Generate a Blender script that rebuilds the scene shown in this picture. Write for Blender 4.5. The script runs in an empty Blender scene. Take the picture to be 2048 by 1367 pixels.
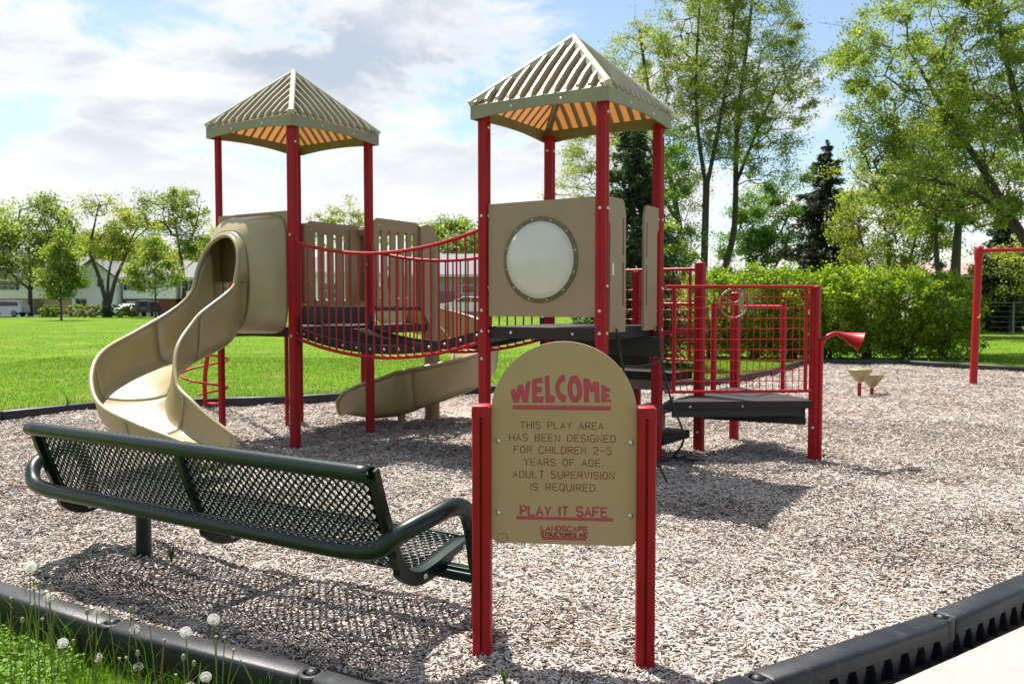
import bpy, math, random
import numpy as np
from mathutils import Vector, Matrix
S = bpy.context.scene
C = bpy.context.collection
R = math.radians
rng = np.random.default_rng(7)
random.seed(7)

# ------------------------------------------------------------------ camera, sky, sun, exposure
cam = bpy.data.cameras.new('camera')
camo = bpy.data.objects.new('camera', cam)
C.objects.link(camo)
S.camera = camo
camo.location = (0, 0, 1.46)
camo.rotation_euler = (math.pi/2 - 0.0454, 0, 0)
cam.sensor_width = 36
cam.lens = 1687/2048*36
cam.clip_start = .05
cam.clip_end = 3000
cam.dof.use_dof = True
cam.dof.focus_distance = 4.0
cam.dof.aperture_fstop = 5.6
SUN = Vector((-.28, .39, 1)).normalized()
elev = math.asin(SUN.z)
azim = math.atan2(SUN.x, SUN.y)
wd = bpy.data.worlds.new('World')
S.world = wd
wd.use_nodes = True
nt = wd.node_tree
N = nt.nodes
L = nt.links
N.clear()
def nn(t, **k):
    n = N.new(t)
    for a, b in k.items(): setattr(n, a, b)
    return n
sky = nn('ShaderNodeTexSky', sky_type='NISHITA', sun_disc=False)
sky.sun_elevation = elev
sky.sun_rotation = azim
sky.air_density = 1.0
sky.dust_density = .6
sky.ozone_density = 1.5
tc = nn('ShaderNodeTexCoord')
def mth(op, a, b=None, c=None, clamp=False):
    n = nn('ShaderNodeMath', operation=op, use_clamp=clamp)
    for i, x in enumerate((a, b, c)):
        if x is None: continue
        if isinstance(x, (int, float)): n.inputs[i].default_value = x
        else: L.new(x, n.inputs[i])
    return n.outputs[0]
def mrange(v, a, b, c=0, d=1, smooth=True):
    n = nn('ShaderNodeMapRange')
    if smooth: n.interpolation_type = 'SMOOTHSTEP'
    L.new(v, n.inputs[0])
    for i, x in enumerate((a, b, c, d)): n.inputs[i+1].default_value = x
    return n.outputs[0]
sep = nn('ShaderNodeSeparateXYZ'); L.new(tc.outputs['Generated'], sep.inputs[0])
# project the view direction on a cloud layer so clouds get flatter towards the horizon
zc = mth('ADD', mth('MAXIMUM', sep.outputs[2], 0.0), .22)
cx = mth('DIVIDE', sep.outputs[0], zc)
cy = mth('DIVIDE', sep.outputs[1], zc)
comb = nn('ShaderNodeCombineXYZ'); L.new(cx, comb.inputs[0]); L.new(cy, comb.inputs[1]); comb.inputs[2].default_value = CLOUD_SEED if 'CLOUD_SEED' in globals() else 3.1
def noise(vec, scale, detail, rough, off=(0, 0, 0), dist=0.):
    m = nn('ShaderNodeMapping'); L.new(vec, m.inputs[0]); m.inputs['Location'].default_value = off
    n = nn('ShaderNodeTexNoise'); L.new(m.outputs[0], n.inputs[0])
    n.inputs['Scale'].default_value = scale; n.inputs['Detail'].default_value = detail
    n.inputs['Roughness'].default_value = rough; n.inputs['Distortion'].default_value = dist
    return n.outputs[0]
big = noise(comb.outputs[0], .75, 2, .5, (1.2, .4, 0))
med = noise(comb.outputs[0], 2.3, 10, .60, (7.7, 3.4, 0), .2)
# the cloud bank lies to the left of the view, thinning to blue on the right
lr = mth('ADD', mrange(sep.outputs[0], -.45, .55, .06, -.015), mrange(sep.outputs[1], -.7, .5, -.085, 0))  # second term: unseen cloud behind the camera thinned out to lower the ambient fill
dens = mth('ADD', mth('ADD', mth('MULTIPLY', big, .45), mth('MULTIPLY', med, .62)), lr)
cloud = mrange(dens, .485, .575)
# thick parts are seen from below in their own shade: grey blue bases
base = mrange(noise(comb.outputs[0], 1.35, 7, .6, (9.3, 5.1, 0), .2), .42, .60)
hi = mrange(sep.outputs[2], .08, .25)
shade = mth('MULTIPLY', mth('MULTIPLY', base, mrange(dens, .52, .60)), hi, clamp=True)
mixc = nn('ShaderNodeMixRGB'); L.new(shade, mixc.inputs[0])
mixc.inputs[1].default_value = (8.3, 8.35, 8.4, 1)
mixc.inputs[2].default_value = (4.6, 5.3, 6.2, 1)
skm = nn('ShaderNodeMixRGB', blend_type='MULTIPLY'); skm.inputs[0].default_value = 1
L.new(sky.outputs[0], skm.inputs[1]); skm.inputs[2].default_value = (1.62, 1.55, 1.45, 1)
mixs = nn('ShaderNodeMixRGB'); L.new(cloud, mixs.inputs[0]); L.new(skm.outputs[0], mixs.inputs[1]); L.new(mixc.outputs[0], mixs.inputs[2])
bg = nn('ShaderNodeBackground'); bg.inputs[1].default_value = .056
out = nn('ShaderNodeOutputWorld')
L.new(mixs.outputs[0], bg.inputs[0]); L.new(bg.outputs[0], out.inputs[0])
sl = bpy.data.lights.new('sun', 'SUN')
sl.energy = 5.0
sl.angle = R(.53)
sl.color = (1, .95, .88)
so = bpy.data.objects.new('sun', sl)
C.objects.link(so)
so.rotation_euler = SUN.to_track_quat('Z', 'Y').to_euler()
so.location = (0, 0, 30)
S.view_settings.view_transform = 'Standard'
S.view_settings.look = 'None'
S.view_settings.exposure = 1.15
S.view_settings.gamma = 1
S.view_settings.use_curve_mapping = False
S.cycles.max_bounces = 8
S.cycles.transparent_max_bounces = 8

# ------------------------------------------------------------------ materials
MAT = {}
def mat(name, col, rough=.6, metal=0, var=.0, vscale=3., bump=0., bscale=60., col2=None, spec=.5, coat=0., trans=None, tcol=None, dirt=0., fine=None):
    m = bpy.data.materials.new(name); m.use_nodes = True
    t = m.node_tree; n = t.nodes; l = t.links
    b = n['Principled BSDF']
    b.inputs['Base Color'].default_value = (*col, 1)
    b.inputs['Roughness'].default_value = rough
    b.inputs['Metallic'].default_value = metal
    b.inputs['Specular IOR Level'].default_value = spec
    b.inputs['Coat Weight'].default_value = coat
    tcn = n.new('ShaderNodeTexCoord')
    co = tcn.outputs['Object']
    if var or col2:
        no = n.new('ShaderNodeTexNoise'); no.inputs['Scale'].default_value = vscale; no.inputs['Detail'].default_value = 7
        no.inputs['Roughness'].default_value = .62
        l.new(co, no.inputs[0])
        mr = n.new('ShaderNodeMapRange'); l.new(no.outputs[0], mr.inputs[0]); mr.inputs[1].default_value = .32; mr.inputs[2].default_value = .68
        mx = n.new('ShaderNodeMixRGB'); l.new(mr.outputs[0], mx.inputs[0])
        c2 = col2 or tuple(c*(1+var) for c in col)
        c1 = tuple(c*(1-var) for c in col) if not col2 else col
        mx.inputs[1].default_value = (*c1, 1); mx.inputs[2].default_value = (*c2, 1)
        last = mx.outputs[0]
        if dirt:
            n2 = n.new('ShaderNodeTexNoise'); n2.inputs['Scale'].default_value = 14; n2.inputs['Detail'].default_value = 8; n2.inputs['Roughness'].default_value = .7
            l.new(co, n2.inputs[0])
            m2 = n.new('ShaderNodeMapRange'); l.new(n2.outputs[0], m2.inputs[0]); m2.inputs[1].default_value = .55; m2.inputs[2].default_value = .75; m2.inputs[4].default_value = dirt
            x2 = n.new('ShaderNodeMixRGB'); l.new(m2.outputs[0], x2.inputs[0]); l.new(last, x2.inputs[1]); x2.inputs[2].default_value = (.16, .14, .12, 1)
            last = x2.outputs[0]
        l.new(last, b.inputs['Base Color'])
        ro = n.new('ShaderNodeMapRange'); l.new(no.outputs[0], ro.inputs[0]); ro.inputs[3].default_value = rough*.8; ro.inputs[4].default_value = min(1, rough*1.2)
        l.new(ro.outputs[0], b.inputs['Roughness'])
    if bump:
        bn = n.new('ShaderNodeTexNoise'); bn.inputs['Scale'].default_value = bscale; bn.inputs['Detail'].default_value = 6
        l.new(co, bn.inputs[0])
        bu = n.new('ShaderNodeBump'); bu.inputs['Strength'].default_value = bump; bu.inputs['Distance'].default_value = .01
        l.new(bn.outputs[0], bu.inputs['Height']); l.new(bu.outputs[0], b.inputs['Normal'])
    if trans:
        tr = n.new('ShaderNodeBsdfTranslucent'); tr.inputs[0].default_value = (*(tcol or col), 1)
        ms = n.new('ShaderNodeMixShader'); ms.inputs[0].default_value = trans
        l.new(b.outputs[0], ms.inputs[1]); l.new(tr.outputs[0], ms.inputs[2])
        l.new(ms.outputs[0], n['Material Output'].inputs[0])
    MAT[name] = m
    return m
def attrmat(name, cols, rough=.7, trans=0., tmul=(1, 1, 1), attr='v', bump=0.):
    """colour from a per-piece random value: every chip, blade or leaf has its own tone"""
    m = bpy.data.materials.new(name); m.use_nodes = True
    t = m.node_tree; n = t.nodes; l = t.links
    b = n['Principled BSDF']; b.inputs['Roughness'].default_value = rough
    b.inputs['Specular IOR Level'].default_value = .3
    a = n.new('ShaderNodeAttribute'); a.attribute_name = attr
    r = n.new('ShaderNodeValToRGB'); l.new(a.outputs['Fac'], r.inputs[0])
    e = r.color_ramp.elements
    for i, (p, c) in enumerate(cols):
        if i < 2: e[i].position = p; e[i].color = (*c, 1)
        else: q = e.new(p); q.color = (*c, 1)
    l.new(r.outputs[0], b.inputs['Base Color'])
    if trans:
        tr = n.new('ShaderNodeBsdfTranslucent')
        mu = n.new('ShaderNodeMixRGB'); mu.blend_type = 'MULTIPLY'; mu.inputs[0].default_value = 1
        l.new(r.outputs[0], mu.inputs[1]); mu.inputs[2].default_value = (*tmul, 1)
        l.new(mu.outputs[0], tr.inputs[0])
        ms = n.new('ShaderNodeMixShader'); ms.inputs[0].default_value = trans
        l.new(b.outputs[0], ms.inputs[1]); l.new(tr.outputs[0], ms.inputs[2])
        l.new(ms.outputs[0], n['Material Output'].inputs[0])
    MAT[name] = m
    return m
red = mat('red powder coat', (.30, .006, .012), .48, var=.16, vscale=4, spec=.22, dirt=.14)
redrail = mat('red rail coat', (.34, .007, .014), .42, var=.14, vscale=6, spec=.28, dirt=.1)
tan = mat('tan plastic', (.26, .18, .10), .5, var=.08, vscale=4, bump=.06, bscale=150, dirt=.2)
tanf = mat('tan panel', (.275, .192, .122), .55, var=.07, vscale=4, bump=.06, bscale=150, dirt=.2)
slidem = mat('slide plastic', (.315, .255, .125), .33, var=.06, vscale=2.5, bump=.02, bscale=30, spec=.95, dirt=.2, trans=.10, tcol=(.5, .28, .08))
roofm = mat('roof plastic', (.20, .20, .135), .5, var=.08, vscale=3, trans=.17, tcol=(.95, .36, .09))
ribm = mat('roof rib plastic', (.27, .26, .18), .45, var=.08, vscale=3, trans=.09, tcol=(.9, .5, .22))
hipm = mat('roof hip plastic', (.42, .40, .29), .45, var=.08, vscale=3, dirt=.2)
bandm = mat('roof band plastic', (.22, .205, .13), .5, var=.12, vscale=4, dirt=.3)
deckm = mat('brown coated deck', (.022, .017, .017), .65, spec=.3, var=.2, vscale=9, bump=.2, bscale=200)
woodm = mat('grey weathered deck', (.17, .13, .11), .7, var=.25, vscale=14, bump=.2, bscale=120)
blackm = mat('black rubber', (.012, .012, .013), .6)
steel = mat('galvanised bolt', (.55, .52, .47), .35, metal=.85)
steelr = mat('brushed ring', (.13, .11, .075), .4, metal=.8, var=.3, vscale=30)
bubm = mat('scratched clear dome', (.93, .92, .88), .22, var=.07, vscale=5, spec=1., coat=1, trans=.62, tcol=(1, .99, .95), dirt=.10)
benchm = mat('green plastisol', (.0015, .010, .0072), .33, spec=.42)
signm = mat('sign board', (.40, .247, .142), .5, var=.05, vscale=5, bump=.05, bscale=220, dirt=.12)
signe = mat('sign core edge', (.62, .45, .38), .5)
pink = mat('faded pink paint', (.44, .035, .085), .5, var=.1, vscale=30)
dkred = mat('routed maroon', (.19, .026, .022), .6, var=.15, vscale=60)
timm = mat('black recycled plastic', (.007, .008, .012), .5, var=.35, vscale=9, bump=.1, bscale=120, dirt=.25)
concm = mat('concrete', (.275, .265, .245), .85, var=.16, vscale=2.2, bump=.45, bscale=120, dirt=.22)
soilm = mat('dark soil', (.045, .032, .022), .95, var=.4, vscale=20, bump=.8, bscale=60)
barkm = mat('bark', (.055, .043, .034), .9, var=.3, vscale=6, bump=.8, bscale=18)
sidw = mat('white siding', (.86, .86, .88), .6, var=.03)
sidc = mat('cream siding', (.72, .69, .63), .6, var=.03)
sidg = mat('grey siding', (.26, .27, .28), .6, var=.04)
shing = mat('grey shingles', (.14, .14, .15), .85, var=.2, vscale=8)
shingb = mat('brown shingles', (.30, .20, .17), .85, var=.2, vscale=8)
brick = mat('red brick', (.20, .07, .05), .8, var=.2, vscale=10)
tanb = mat('tan brick', (.36, .27, .17), .8, var=.1, vscale=10)
glass = mat('window glass', (.02, .025, .03), .08, spec=.8)
shut = mat('dark shutter', (.03, .03, .035), .6)
whitep = mat('white paint', (.55, .55, .54), .5)
carw = mat('white car paint', (.62, .64, .66), .25, coat=.8)
carb = mat('navy car paint', (.01, .015, .04), .25, coat=.8)
cars = mat('silver car paint', (.42, .43, .45), .3, metal=.3, coat=.8)
tyre = mat('tyre rubber', (.015, .015, .015), .8)
rimm = mat('wheel rim', (.45, .45, .47), .35, metal=.8)
yel = mat('yellow sticker', (.8, .4, .02), .6)
lab = mat('white sticker', (.7, .7, .68), .6)
chainm = mat('galvanised fence', (.10, .12, .11), .5, metal=.6)
asph = mat('asphalt', (.09, .09, .09), .9, var=.2, vscale=3)

# ------------------------------------------------------------------ mesh helpers
class MB:
    def __init__(s): s.v = []; s.f = []
    def add(s, vs, fs):
        o = len(s.v); s.v += [tuple(v) for v in vs]; s.f += [tuple(i+o for i in f) for f in fs]; return s
    def box(s, c, d, rz=0., ax=None):
        if ax is None: ax = (Vector((math.cos(rz), math.sin(rz), 0)), Vector((-math.sin(rz), math.cos(rz), 0)), Vector((0, 0, 1)))
        c = Vector(c); vs = []
        for k in (-1, 1):
            for j in (-1, 1):
                for i in (-1, 1): vs.append(c+ax[0]*(i*d[0]/2)+ax[1]*(j*d[1]/2)+ax[2]*(k*d[2]/2))
        return s.add(vs, [(0, 2, 3, 1), (4, 5, 7, 6), (0, 1, 5, 4), (2, 6, 7, 3), (0, 4, 6, 2), (1, 3, 7, 5)])
    def bar(s, a, b, wd, ht, up=(0, 0, 1)):
        a = Vector(a); b = Vector(b); d = (b-a); ln = d.length; d.normalize(); up = Vector(up)
        if abs(d.dot(up)) > .98: up = Vector((1, 0, 0))
        y = up.cross(d).normalized(); z = d.cross(y)
        return s.box((a+b)/2, (ln, wd, ht), ax=(d, y, z))
    def tube(s, pts, r, n=10, caps=True, sq=None, closed=False):
        pts = [Vector(p) for p in pts]; m = len(pts)
        rr = r if hasattr(r, '__len__') else [r]*m
        t0 = (pts[1]-pts[0]).normalized()
        up = Vector((0, 0, 1)) if abs(t0.z) < .9 else Vector((1, 0, 0))
        x = up.cross(t0).normalized(); vs = []
        for i in range(m):
            if closed: t = (pts[(i+1) % m]-pts[i-1]).normalized()
            else: t = (pts[min(i+1, m-1)]-pts[max(i-1, 0)]).normalized()
            x = (x-t*x.dot(t)).normalized(); y = t.cross(x)
            for k in range(n):
                a = 2*math.pi*k/n; ca, sa = math.cos(a), math.sin(a)
                vs.append(pts[i]+x*ca*rr[i]+y*sa*rr[i])
        fs = []
        for i in range(m if closed else m-1):
            j = (i+1) % m
            for k in range(n): fs.append((i*n+k, i*n+(k+1) % n, j*n+(k+1) % n, j*n+k))
        if caps and not closed: fs += [tuple(range(n-1, -1, -1)), tuple(range((m-1)*n, m*n))]
        return s.add(vs, fs)
    def lathe(s, prof, c=(0, 0, 0), n=20, axis=None):
        c = Vector(c); M_ = axis.to_track_quat('Z', 'Y').to_matrix() if axis is not None else Matrix.Identity(3)
        vs = []
        for (r, z) in prof:
            for k in range(n):
                a = 2*math.pi*k/n; vs.append(c+M_ @ Vector((r*math.cos(a), r*math.sin(a), z)))
        fs = []
        for i in range(len(prof)-1):
            for k in range(n): fs.append((i*n+k, i*n+(k+1) % n, (i+1)*n+(k+1) % n, (i+1)*n+k))
        fs += [tuple(range(n-1, -1, -1)), tuple(range((len(prof)-1)*n, len(prof)*n))]
        return s.add(vs, fs)
    def prism(s, poly, a, b):
        """poly: list of 3D points, extruded by vector from offset a to offset b"""
        a = Vector(a); b = Vector(b); n = len(poly)
        vs = [Vector(p)+a for p in poly]+[Vector(p)+b for p in poly]
        return s.add(vs, [tuple(range(n-1, -1, -1)), tuple(range(n, 2*n))]+[(i, (i+1) % n, n+(i+1) % n, n+i) for i in range(n)])
    def loft(s, rings, closed=True, caps=False):
        n = len(rings[0]); vs = [p for r in rings for p in r]; fs = []
        for i in range(len(rings)-1):
            for k in range(n if closed else n-1): fs.append((i*n+k, i*n+(k+1) % n, (i+1)*n+(k+1) % n, (i+1)*n+k))
        if caps: fs += [tuple(range(n-1, -1, -1)), tuple(range((len(rings)-1)*n, len(rings)*n))]
        return s.add(vs, fs)
def tag(o, label=None, cat=None, group=None, kind=None):
    if label: o['label'] = label
    if cat: o['category'] = cat
    if group: o['group'] = group
    if kind: o['kind'] = kind
    return o
def link(name, me, parent=None, loc=(0, 0, 0), rot=(0, 0, 0), scale=(1, 1, 1)):
    o = bpy.data.objects.new(name, me); C.objects.link(o)
    o.location = loc; o.rotation_euler = rot; o.scale = scale
    if parent is not None: o.parent = parent
    return o
def mkmesh(name, v, f, m, smooth=35):
    me = bpy.data.meshes.new(name); me.from_pydata([tuple(p) for p in v], [], f); me.validate(); me.update()
    if m: me.materials.append(m)
    if smooth:
        me.shade_smooth(); me.set_sharp_from_angle(angle=R(smooth))
    return me
def build(mb, name, m, parent=None, smooth=35, bevel=0., solid=0., origin=None, label=None):
    """links the collected shapes as one object whose origin is the middle of its own base (in the parent's frame)"""
    V = np.array([tuple(p) for p in mb.v]);
    o0 = np.array(origin) if origin is not None else np.array([(V[:, 0].min()+V[:, 0].max())/2, (V[:, 1].min()+V[:, 1].max())/2, V[:, 2].min()])
    pl = np.array(parent.get('_org', (0, 0, 0))) if parent is not None else np.zeros(3)
    me = mkmesh(name, V-o0, mb.f, m, smooth)
    o = link(name, me, parent, o0-pl)
    o['_org'] = tuple(float(x) for x in o0)
    if bevel:
        b = o.modifiers.new('b', 'BEVEL'); b.width = bevel; b.segments = 2; b.limit_method = 'ANGLE'; b.angle_limit = R(40); b.harden_normals = True
    if solid:
        b = o.modifiers.new('s', 'SOLIDIFY'); b.thickness = solid; b.offset = 0
    if label: o['label'] = label
    return o
def empty(name, loc, rz=0., label=None, cat=None, group=None):
    o = bpy.data.objects.new(name, None); C.objects.link(o); o.location = loc; o.rotation_euler = (0, 0, rz); o.empty_display_size = .2
    o['_org'] = (0., 0., 0.)
    return tag(o, label, cat, group)
def fast_mesh(name, verts, faces_n, m, vals=None, attr='v'):
    """numpy mesh: verts (N,3), faces all with faces_n corners in order; vals one value per face"""
    nf = len(verts)//faces_n
    me = bpy.data.meshes.new(name)
    me.vertices.add(len(verts)); me.vertices.foreach_set('co', np.ascontiguousarray(verts, dtype=np.float32).ravel())
    me.loops.add(nf*faces_n); me.loops.foreach_set('vertex_index', np.arange(nf*faces_n, dtype=np.int32))
    me.polygons.add(nf); me.polygons.foreach_set('loop_start', np.arange(0, nf*faces_n, faces_n, dtype=np.int32))
    me.update(calc_edges=True)
    if vals is not None:
        a = me.attributes.new(attr, 'FLOAT', 'FACE'); a.data.foreach_set('value', np.asarray(vals, dtype=np.float32))
    me.materials.append(m)
    return me
def catmull(P, m=8):
    P = np.array(P, float); P = np.vstack([2*P[0]-P[1], P, 2*P[-1]-P[-2]]); o = []
    for i in range(1, len(P)-2):
        for k in range(m):
            t = k/m; a, b, c, d = P[i-1:i+3]
            o.append(.5*((2*b)+(c-a)*t+(2*a-5*b+4*c-d)*t*t+(3*b-a-3*c+d)*t**3))
    o.append(P[-2]); return np.array(o)
# ------------------------------------------------------------------ ground
def smooth(x): x = min(1, max(0, x)); return x*x*(3-2*x)
BORDER = [(.18, 2.72), (-.755, 3.22), (-1.781, 3.735), (-2.84, 4.36), (-3.9, 4.98), (-5.4, 6.1), (-6.7, 7.6), (-7.1, 9.2), (-6.48, 10.624), (-5.719, 11.66), (-4.19, 12.158), (-3.338, 12.356),
          (-.61, 13.86), (1.5, 14.5), (3.639, 15.149), (5.246, 17.206), (7.2, 20.6), (9.337, 20.258), (11.052, 18.164), (12.6, 15.4), (13, 12), (10.5, 9.2), (6.5, 6.7), (3.74, 5.07), (2.73, 4.375), (1.95, 3.80), (.92, 3.17)]
def in_poly(X, Y, poly):
    ins = np.zeros(X.shape, bool); n = len(poly)
    for i in range(n):
        x1, y1 = poly[i]; x2, y2 = poly[(i+1) % n]
        cnd = ((y1 > Y) != (y2 > Y)) & (X < (x2-x1)*(Y-y1)/(y2-y1+1e-12)+x1)
        ins ^= cnd
    return ins
def lawn_z(x, y):
    near = -.17+.21*smooth((y-5.)/5.)
    rise = .5*smooth((y-24)/30.)*math.exp(-((x+1)/16.)**2)
    return near+.01+rise
# mulch bed: sheet with low heaps, its edge runs under the timbers
def mulch_h(X, Y):
    return .020*np.sin(X*1.7+1.3)*np.cos(Y*1.3+.4)+.012*np.sin(X*4.1+Y*2.3)+.008*np.sin(X*9.7-Y*7.9)-.045*np.exp(-((X+.1)**2+(Y-12)**2)/3)
def vor_ground():
    m = bpy.data.materials.new('wood mulch'); m.use_nodes = True; t = m.node_tree; n = t.nodes; l = t.links
    b = n['Principled BSDF']; b.inputs['Roughness'].default_value = .9; b.inputs['Specular IOR Level'].default_value = .2
    g = n.new('ShaderNodeTexCoord')
    def map_(sc, rot): q = n.new('ShaderNodeMapping'); q.inputs['Scale'].default_value = sc; q.inputs['Rotation'].default_value = (0, 0, rot); l.new(g.outputs['Object'], q.inputs[0]); return q.outputs[0]
    def vor(vec, sc):
        v = n.new('ShaderNodeTexVoronoi'); v.inputs['Scale'].default_value = sc; l.new(vec, v.inputs[0]); return v
    wv = n.new('ShaderNodeTexNoise'); wv.inputs['Scale'].default_value = 5; l.new(g.outputs['Object'], wv.inputs[0])
    v1 = vor(map_((1, 2.6, 1), .5), 26); v2 = vor(map_((2.4, 1, 1), .2), 30)
    sp = n.new('ShaderNodeMixRGB'); sp.inputs[0].default_value = .5; l.new(v1.outputs['Color'], sp.inputs[1]); l.new(v2.outputs['Color'], sp.inputs[2])
    bw = n.new('ShaderNodeSeparateColor'); l.new(sp.outputs[0], bw.inputs[0])
    r = n.new('ShaderNodeValToRGB'); l.new(bw.outputs[0], r.inputs[0]); e = r.color_ramp.elements
    e[0].position = .12; e[0].color = (.07, .05, .038, 1); e[1].position = .85; e[1].color = (.60, .55, .50, 1)
    q = e.new(.35); q.color = (.27, .205, .165, 1); q = e.new(.6); q.color = (.45, .395, .35, 1)
    big = n.new('ShaderNodeTexNoise'); big.inputs['Scale'].default_value = .55; big.inputs['Detail'].default_value = 5; l.new(g.outputs['Object'], big.inputs[0])
    mr = n.new('ShaderNodeMapRange'); l.new(big.outputs[0], mr.inputs[0]); mr.inputs[1].default_value = .5; mr.inputs[2].default_value = .68; mr.inputs[4].default_value = .55
    mx = n.new('ShaderNodeMixRGB'); mx.blend_type = 'MULTIPLY'; l.new(mr.outputs[0], mx.inputs[0]); l.new(r.outputs[0], mx.inputs[1]); mx.inputs[2].default_value = (.80, .66, .56, 1)
    l.new(mx.outputs[0], b.inputs['Base Color'])
    ad = n.new('ShaderNodeMath'); ad.operation = 'ADD'; l.new(v1.outputs['Distance'], ad.inputs[0]); l.new(v2.outputs['Distance'], ad.inputs[1])
    bu = n.new('ShaderNodeBump'); bu.inputs['Strength'].default_value = 1; bu.inputs['Distance'].default_value = .02; l.new(ad.outputs[0], bu.inputs['Height']); l.new(bu.outputs[0], b.inputs['Normal'])
    return m
mulm = vor_ground()
def mulch_sheet():
    xs = np.linspace(-7.4, 13.2, 230); ys = np.linspace(2.6, 20.8, 220)
    X, Y = np.meshgrid(xs, ys); ins = in_poly(X, Y, BORDER)
    Z = mulch_h(X, Y)-.012
    vid = -np.ones(X.shape, int); v = []; f = []
    keep = ins.copy()
    need = np.zeros_like(ins)
    cells = keep[:-1, :-1] & keep[1:, :-1] & keep[:-1, 1:] & keep[1:, 1:]
    for (i, j) in np.argwhere(cells):
        q = []
        for a, b in ((i, j), (i, j+1), (i+1, j+1), (i+1, j)):
            if vid[a, b] < 0: vid[a, b] = len(v); v.append((X[a, b], Y[a, b], Z[a, b]))
            q.append(int(vid[a, b]))
        f.append(tuple(q))
    me = mkmesh('mulch_ground', v, f, mulm, 80)
    o = link('mulch_ground', me); tag(o, kind='structure')
    # an under layer that reaches the timbers so no gap shows at the bed's edge
    p = [(x, y, -.03) for x, y in BORDER]
    me = mkmesh('mulch_bed_base', p, [tuple(range(len(p)))], mulm, 0); tag(link('mulch_bed_base', me), kind='structure')
mulch_sheet()
# chips: every one a little tilted sliver
chipm = attrmat('wood chips', [(0, (.045, .034, .028)), (.12, (.13, .102, .085)), (.34, (.33, .275, .235)), (.7, (.51, .465, .42)), (.93, (.70, .665, .62)), (1, (.5, .27, .12))], .85)
def chips(name, n, box, lsc, bias=0, zadd=0., fac=4):
    x0, x1, y0, y1 = box
    X = rng.uniform(x0, x1, n*3); Y = y0+(y1-y0)*rng.uniform(0, 1, n*3)**1.25
    k = in_poly(X, Y, BORDER) & (np.abs(X) < Y*.64+.25)
    X = X[k][:n]; Y = Y[k][:n]; n = len(X)
    ln = (rng.gamma(2.0, lsc/2.0, n)+.004).clip(.006, .085); wdt = rng.uniform(.0032, .0085, n)*(1+lsc*6); th = wdt*.35
    a = rng.uniform(0, 2*math.pi, n); pit = rng.normal(0, .15, n); rol = rng.normal(0, .30, n)
    d = np.stack([np.cos(a)*np.cos(pit), np.sin(a)*np.cos(pit), np.sin(pit)], 1)
    s = np.stack([-np.sin(a), np.cos(a), np.zeros(n)], 1); up = np.cross(d, s)
    s2 = s*np.cos(rol)[:, None]+up*np.sin(rol)[:, None]; u2 = np.cross(d, s2)
    c = np.stack([X, Y, mulch_h(X, Y)+np.abs(rng.normal(0, .005, n))+.001+zadd], 1)
    hl = (ln/2)[:, None]; hw = (wdt/2)[:, None]; ht = th[:, None]
    tp = rng.uniform(.3, 1, n)[:, None]
    A = c-d*hl-s2*hw+u2*ht; B = c-d*hl+s2*hw*tp+u2*ht; D = c+d*hl+s2*hw+u2*ht; E_ = c+d*hl-s2*hw*tp+u2*ht
    A0 = c-d*hl-s2*hw-u2*ht; B0 = c-d*hl+s2*hw*tp-u2*ht; D0 = c+d*hl+s2*hw-u2*ht; E0 = c+d*hl-s2*hw*tp-u2*ht
    quads = [np.stack([A, E_, D, B], 1), np.stack([A0, E0, E_, A], 1), np.stack([B, D, D0, B0], 1)]
    if fac == 5: quads += [np.stack([A0, A, B, B0], 1), np.stack([E_, E0, D0, D], 1)]
    v = rng.beta(2.1, 1.9, n); big = .5+.5*np.sin(X*.9+Y*1.7)*np.cos(X*.37-Y*.8)
    v = (v-.16*big+bias-.10*(np.sin(X*2.9+1)*np.sin(Y*3.7+X) > .35)).clip(0, 1)
    v = np.where(rng.uniform(0, 1, n) < .99, np.minimum(v, .93), 1.)
    return quads, v
def chips_obj(name, *a, **k):
    quads, v = chips(name, *a, **k)
    V = np.concatenate([q.reshape(-1, 3) for q in quads]); vals = np.concatenate([v]*len(quads))
    o = link(name, fast_mesh(name, V, 4, chipm, vals)); tag(o, 'loose grey wood chips spread over the play area ground', 'wood chips', kind='stuff')
def chips_all():
    Vs = []; vs = []
    for a in ((135000, (-4.7, 4.7, 2.9, 6.8), .020, .03, .002), (95000, (-7.2, 7.2, 6.4, 10.6), .029, .03, .0), (36000, (-7.4, 13, 10.2, 20.5), .050, .04, 0)):
        q, v = chips('c', *a, fac=5 if a[1][2] < 3 else 4)
        Vs += [x.reshape(-1, 3) for x in q]; vs += [v]*len(q)
    o = link('wood_chips', fast_mesh('wood_chips', np.concatenate(Vs), 4, chipm, np.concatenate(vs)))
    tag(o, 'loose grey wood chips spread over the play area ground', 'wood chips', kind='stuff')
chips_all()
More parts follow.
